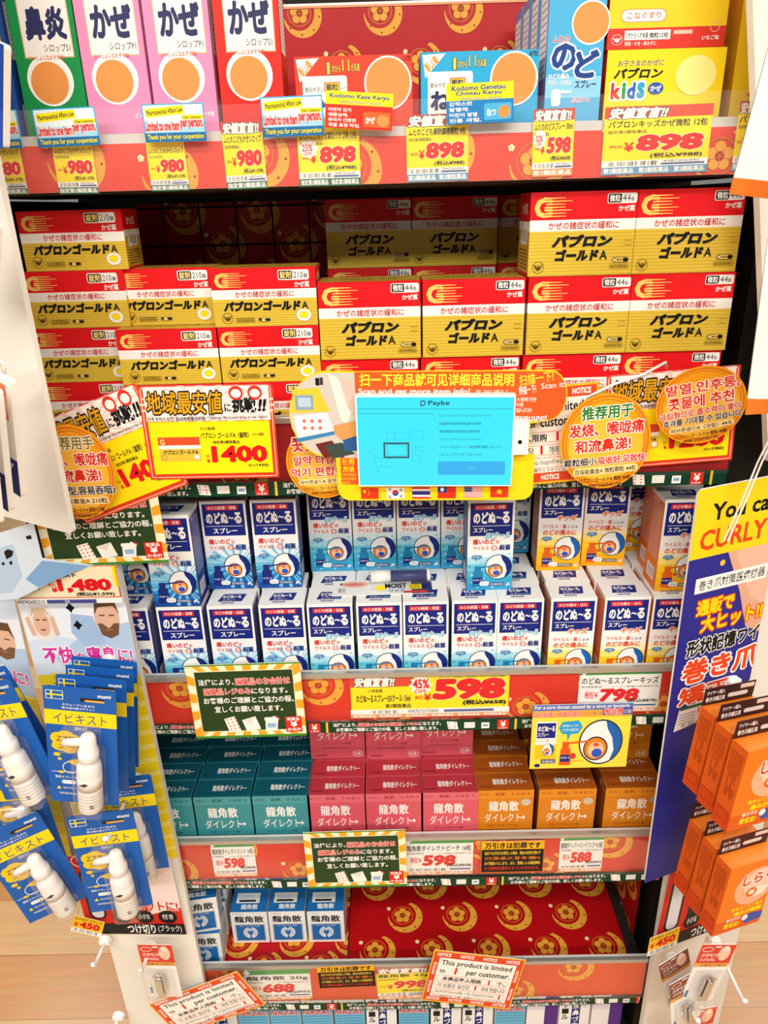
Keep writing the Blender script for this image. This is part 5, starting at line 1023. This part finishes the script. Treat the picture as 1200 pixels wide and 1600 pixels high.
# small nail clipper packs
def clip_proto(hc, name):
    r = empty('clipper_pack', (0, 0, 0)); a = Art(0, 0, 54, 118, M('#f1efea')); a.rect(0, 0, 54, 46, M(hc)); a.ell(40, 18, 9, 15, M('#f0c4a8')); a.ell(41, 9, 5, 6, M('#f7dccb')); a.ring(12, 10, 9, 5, 1, WH); a.txt('さかむけ', 5, 18, 32, 25, WH, 0.02); a.txt('小さな爪に', 5, 28, 30, 34, WH, 0.02); a.rect(0, 38, 54, 46, M('#e8a85a')); a.txt('つめむけ切り', 8, 39.5, 50, 45, M('#8a4a1a'), 0.03); a.rr(22, 3, 32, 6, 1.5, M('#f4f2ee')); a.hl(6, 54, 9, 104, 8, 1.2, LGREY); a.rect(4, 96, 8, 110, M('#3a7ab8'))
    link('backing_card', card_mesh('backing_card', 0.054, 0.118, a, back=WH, kind='rr', r=0.003, t=0.001), r)
    b = MB(); b.prism([(-0.006, 0.012), (0.006, 0.012), (0.0085, 0.030), (0.0075, 0.052), (0.0095, 0.060), (0, 0.064), (-0.0095, 0.060), (-0.0075, 0.052), (-0.0085, 0.030)], -0.0095, -0.0075, CHROME); b.box(-0.0045, -0.0135, 0.018, 0.0045, -0.0105, 0.058, CHROME, 0.001); b.tube([(0, -0.015, 0.054), (0, -0.007, 0.054)], 0.003, CHROME, 10); b.obj('nail_clipper', r)['label'] = 'chrome nail clipper'
    b = MB(); b.box(-0.023, -0.0185, 0.004, 0.023, -0.0015, 0.069, CLEAR, 0.004); b.obj('clear_bubble', r); r['wh'] = (0.054, 0.118); return r
CP = {'r': clip_proto('#d8422a', 'red'), 'b': clip_proto('#8a4a36', 'brown')}; cu_ = {}
def clip(k, tl, tr, Y, lab, yaw):
    global proto, used
    sp, su = proto, used; proto = CP[k]; used = cu_.setdefault(k, []); o = pack(tl, tr, Y, lab, yaw=yaw); o['category'] = 'nail clipper pack'; o['group'] = 'small nail clipper packs'; proto, used = sp, su
clip('r', (214, 1476), (270, 1477), -0.050, 'red topped nail clipper pack on the lower left panel', -3)
clip('b', (1029, 1510), (1076, 1480), -0.075, 'brown topped nail clipper pack farther back on the lower right panel', 20)
clip('b', (1046, 1540), (1097, 1511), -0.112, 'brown topped nail clipper pack nearer the viewer on the lower right panel', 20)
clip('r', (1098, 1476), (1160, 1476), -0.100, 'red topped nail clipper pack on the lower right panel, right of the brown ones', 6)
clip('r', (1073, 1582), (1130, 1570), -0.090, 'red topped nail clipper pack at the bottom edge right', 12)
peg(1048, 1494, -0.020, 0.11, 'white peg holding the brown topped nail clipper packs', 0.0); peg(1116, 1468, 0.012, 0.11, 'white peg holding the red topped nail clipper pack at right'); peg(1090, 1576, -0.006, 0.10, 'white peg at the bottom edge right')

# packs on the upper left panel
def upper_pack(tl, tr, bl, Y, lab, yaw, blue=False):
    a = Art(0, 0, 60, 190, M('#f2ede6') if not blue else M('#1d3f94'))
    if not blue: a.poly([(8, 6), (54, 10), (54, 66), (20, 60)], M('#e2794e')); a.ell(40, 44, 14, 26, M('#f0c0a0')); a.rect(0, 128, 60, 190, M('#1b2a6c')); a.txt('リップ', 26, 136, 54, 150, WH, 0.02); a.line(14, 92, 26, 138, 5, M('#e8c43a'))
    else: a.rect(0, 120, 60, 190, M('#2a4aa8')); a.txt('ケア', 10, 140, 50, 166, WH, 0.03)
    return cardpx('lip_care_pack', tl, tr, bl, Y, a, lab, 'blister pack', 'lip care packs on the upper left panel', yaw=yaw, kind='rr', r=0.003, t=0.006)
for i, (tl, tr, bl) in enumerate((((-52, 560), (14, 596), (-6, 748)), ((-74, 572), (-6, 612), (-28, 768)), ((-92, 588), (-24, 630), (-46, 786)))):
    upper_pack(tl, tr, bl, -0.185-0.022*i, f'white and navy lip care pack at the left edge, {("rear", "middle", "front")[i]} of three', R_(-35))
upper_pack((-60, 318), (-6, 352), (-36, 452), -0.17, 'blue pack cut off at the left edge, halfway up the white panel', R_(-30), True)
upper_pack((-62, 40), (6, 70), (-46, 205), -0.20, 'blue pack in the upper left corner of the photo', R_(-30), True)
peg(-6, 575, -0.16, 0.09, 'white peg holding the lip care packs on the upper left panel')

# blue curly nail board
def nailboard():
    a = Art(90, 0, 622, 1560, M('#2b2a8c'))
    a.poly([(300, 330), (622, 230), (622, 940), (520, 880), (440, 640)], M('#e0a98e')); a.poly([(380, 400), (622, 330), (622, 760), (520, 700)], M('#e9b9a0'))
    a.rect(90, 0, 622, 385, M('#f4d31c'))
    a.txt('You can', 190, 90, 590, 185, BK, 0.03); a.txt('CURLY NAIL', 140, 230, 860, 345, M('#e0481c'), 0.03)
    a.ell(300, 440, 16, 18, M('#e8c23a'), 14); a.rect(150, 505, 600, 595, WH); a.txt('巻き爪対策医療機器', 172, 520, 586, 580, BK, 0.01)
    a.txt('通販で', 180, 640, 415, 740, M('#f8d818'), 0.04, ol=M('#e8501c'), ow=0.08); a.txt('大ヒット!!', 220, 742, 618, 850, M('#f8d818'), 0.04, ol=M('#e8501c'), ow=0.08)
    a.txt('形状記憶ワイヤー', 152, 880, 780, 990, BK, 0.04, ol=WH, ow=0.06); a.txt('巻き爪', 146, 1010, 640, 1170, M('#e8481c'), 0.04, ol=WH, ow=0.07); a.txt('矯正!', 146, 1190, 520, 1310, M('#e8481c'), 0.04, ol=WH, ow=0.07)
    a.star(622, 1430, 120, 180, 0.82, 12, YEL); a.poly([(160, 1330), (415, 1290), (415, 1440), (140, 1480)], WH); a.rect(164, 1322, 415, 1342, M('#1f6a3a')); a.txt('1,280', 286, 1346, 408, 1398, RED, 0.02); a.bars(180, 1440, 370, 1462, BK, 26); a.hl(164, 1370, 270, 1430, 4, 6, GREY)
    a.ops = [([(min(max(x, 90), 622), min(max(y, 0), 1560)) for x, y in v], f, m) for v, f, m in a.ops]
    return a
nb = Art(90, 0, 622, 2640, M('#262a86')); na = nailboard(); nb.lay.update({k+1: v for k, v in na.lay.items()}); nb.ops += na.ops
ob = cardpx('sign_board', (1092, 766), (1232, 739), (1047, 1364), -0.054, nb, 'blue and yellow curly nail care board hanging at the right', 'sign board', yaw=R_(20), kind='rr', r=0.008, t=0.003)
b = MB(); p0 = P(1131, 845, -0.066); ps = [P(1131, 845, -0.066), P(1158, 785, -0.064), P(1184, 722, -0.060), P(1215, 660, -0.056)]
b.tube([p-p0 for p in ps], 0.0011, M('#efe9e0'), 6); b.tube([p-p0+Vector((0.004, -0.001, 0)) for p in ps], 0.0011, M('#efe9e0'), 6)
o = b.obj('hanging_cord', None, p0); tag(o, 'white cord from which the blue nail board hangs', 'cord')

# orange nail care boxes
def orange():
    a = Art(0, 0, 80, 118, M('#e8791c', 0.35)); a.rect(0, 96, 80, 118, M('#dc5a1a', 0.35)); a.ell(52, 44, 34, 32, M('#f0b088')); a.ell(58, 38, 26, 22, M('#f6cdb2')); a.txt('しらく', 28, 20, 78, 40, M('#d8402a'), 0.04, ol=WH, ow=0.06); a.poly([(44, 54), (56, 46), (76, 50), (70, 62), (54, 64)], M('#fbe3d4')); a.ring(48, 54, 9, 8, 3.5, M('#e8641c')); a.txt('簡単!らくらく着脱', 22, 76, 74, 82, YEL, 0.02); a.txt('痛みが極減!', 28, 84, 76, 92, YEL, 0.04); a.txt('巻き爪の', 18, 94, 42, 100, WH, 0.02); a.txt('救世主!', 16, 102, 42, 111, YEL, 0.04); a.poly([(46, 98), (60, 94), (80, 98), (80, 110), (52, 112)], M('#3a55a8')); a.ell(50, 100, 5, 5, WH)
    s = Art(0, 0, 40, 118, M('#e2601a', 0.35)); s.rect(0, 90, 40, 118, M('#d84a14', 0.35))
    for i in range(6): s.rect(6+5*i, 10, 8+5*i, 40+7*((i*3) % 5), M('#a83a10'))
    s.frame(8, 92, 34, 108, 1, M('#a83a10')); s.bars(10, 60, 34, 74, M('#a83a10'), 12)
    t = Art(0, 0, 80, 40, M('#e8791c', 0.35)); t.hl(10, 10, 70, 30, 4, 1, M('#f0a050'))
    me = carton_mesh('carton_body', 0.080, 0.024, 0.116, M('#e2681a'), a, t, s, s)
    h = Art(0, 0, 80, 24, M('#3a1d20')); h.txt('ワイヤー1個入', 4, 4, 32, 10, WH, 0.02); h.txt('巻き爪補正具', 4, 13, 34, 20, WH, 0.02); h.rr(38, 12, 70, 18, 3, M('#d8d2c8')); h.rect(56, 2, 78, 8, M('#e8c8b8'))
    return me, card_mesh('hang_tab', 0.080, 0.024, h, back=M('#3a1d20'), t=0.0008)
mo, mt_ = orange(); ob0 = None
GOB = 'orange nail care boxes on the right wing'
def obox(px, py, Y, lab, yaw=20, dz=0.0):
    global ob0
    p = P(px, py, Y); y = R_(yaw)                                 # p = front lower left corner
    if ob0 is None:
        r = empty('nail_care_box', (0, 0, 0)); link('carton_body', mo, r, (0, 0, 0)); link('hang_tab', mt_, r, (0, 0.0108, 0.1162)); ob0 = r
    else: r = copy_tree(ob0)
    m = Matrix.Rotation(y, 3, 'Z') @ Matrix.Rotation(R_(5), 3, 'Y'); r.rotation_mode = 'QUATERNION'; r.rotation_quaternion = m.to_quaternion()
    r.location = p + m @ Vector((0.040, 0.012, 0)); return tag(r, lab, 'nail care box', GOB)
def obrow(px, py, Y, n, names, step=0.031):
    for i in range(n):
        p = P(px, py, Y); q = p+Vector((-math.sin(R_(11)), math.cos(R_(11)), 0))*step*i
        d = q-CAM; sx = 600+F*d.dot(cr)/d.dot(fw); sy = 800-F*d.dot(cu)/d.dot(fw); obox(sx, sy, q.y, names[i])
obrow(1134, 1301, -0.185, 3, ['front orange nail care box of the upper row on the right wing', 'middle orange nail care box of the upper row on the right wing', 'rear orange nail care box of the upper row against the blue board'])
obrow(1112, 1464, -0.165, 3, ['front orange nail care box of the lower row on the right wing', 'middle orange nail care box of the lower row on the right wing', 'rear orange nail care box of the lower row beside the red poster'])
def pegr(px, py, Y, L, lab):
    p = P(px, py, Y); r = empty('peg_hook', p, (0, 0, R_(20))); tag(r, lab, 'peg hook', 'white peg hooks on the side wings')
    b = MB(); b.tube([(0, 0, 0), (0, -0.004, 0)], [0.012, 0.010], WH, 14); b.box(-0.010, -0.009, -0.004, 0.010, -0.003, 0.008, WH, 0.001); b.obj('base_clip', r)
    b = MB(); b.tube([(0, -0.003, 0), (0, -L*0.93, 0.002), (0, -L, 0.010)], [0.0032, 0.0032, 0.0036], WH, 10); b.obj('rod', r, smooth=True)
pegr(1141, 1066, -0.018, 0.15, 'white peg with a clip base holding the upper orange boxes'); pegr(1148, 1275, -0.012, 0.15, 'white peg holding the lower orange boxes')

# white bags at the upper right
def bag(tl, tr, bl, Y, lab, yaw):
    o = P(*tl, Y); w = (P(*tr, Y)-o).length; h = (P(*bl, Y)-o).length
    b = MB(); n = 10; v = []; f = []
    def th(u, w_): return 0.014*(math.sin(math.pi*u)**0.5)*(math.sin(math.pi*w_)**0.5)+0.0006
    for s in (-1, 1):
        k = len(v)
        for j in range(n+1):
            for i in range(n+1): v.append(((i/n-0.5)*w, s*th(i/n, j/n), j/n*h))
        for j in range(n):
            for i in range(n): f.append((k+j*(n+1)+i, k+j*(n+1)+i+1, k+(j+1)*(n+1)+i+1, k+(j+1)*(n+1)+i))
    N = (n+1)**2
    lo = [q for q in f if min(v[i][2] for i in q) < h*0.09]; hi = [q for q in f if q not in lo]
    b.add(v, hi, M('#f3efe9', 0.3)); b.add(v, lo, M('#ea7a2c', 0.3))
    a = Art(0, 0, 100, 200); a.txt('80', 40, 154, 62, 166, GREY, 0.0); a.txt('枚入', 64, 158, 80, 166, GREY, 0.0); a.rect(40, 170, 80, 177, M('#e8886a')); a.poly([(58, 120), (96, 110), (100, 132), (70, 138)], M('#e8b08c')); a.hl(40, 96, 90, 106, 3, 1, LGREY)
    b.art(a, lambda u, q, nn: ((u-0.5)*w, -th(min(max(u, 0), 1), 1-min(max(q, 0), 1))-0.0006-nn, h*(1-q)))
    ez = P(*bl, Y)-o; ang = math.atan2(ez.x, -ez.z)
    ob = b.obj('cotton_bag', None, o+ez+Vector((math.cos(ang), 0, math.sin(ang)))*(w*0.5), (0, -ang, 0), smooth=True); ob.rotation_euler = (0, -ang, 0)
    return tag(ob, lab, 'bag', 'white bags with orange ends')
bag((1212, 30), (1330, 72), (1139, 303), -0.165, 'white bag with an orange bottom edge in the upper right corner', 0)
bag((1200, 370), (1322, 412), (1164, 648), -0.150, 'white bag with an orange bottom edge beside the oval Korean tag', 0)
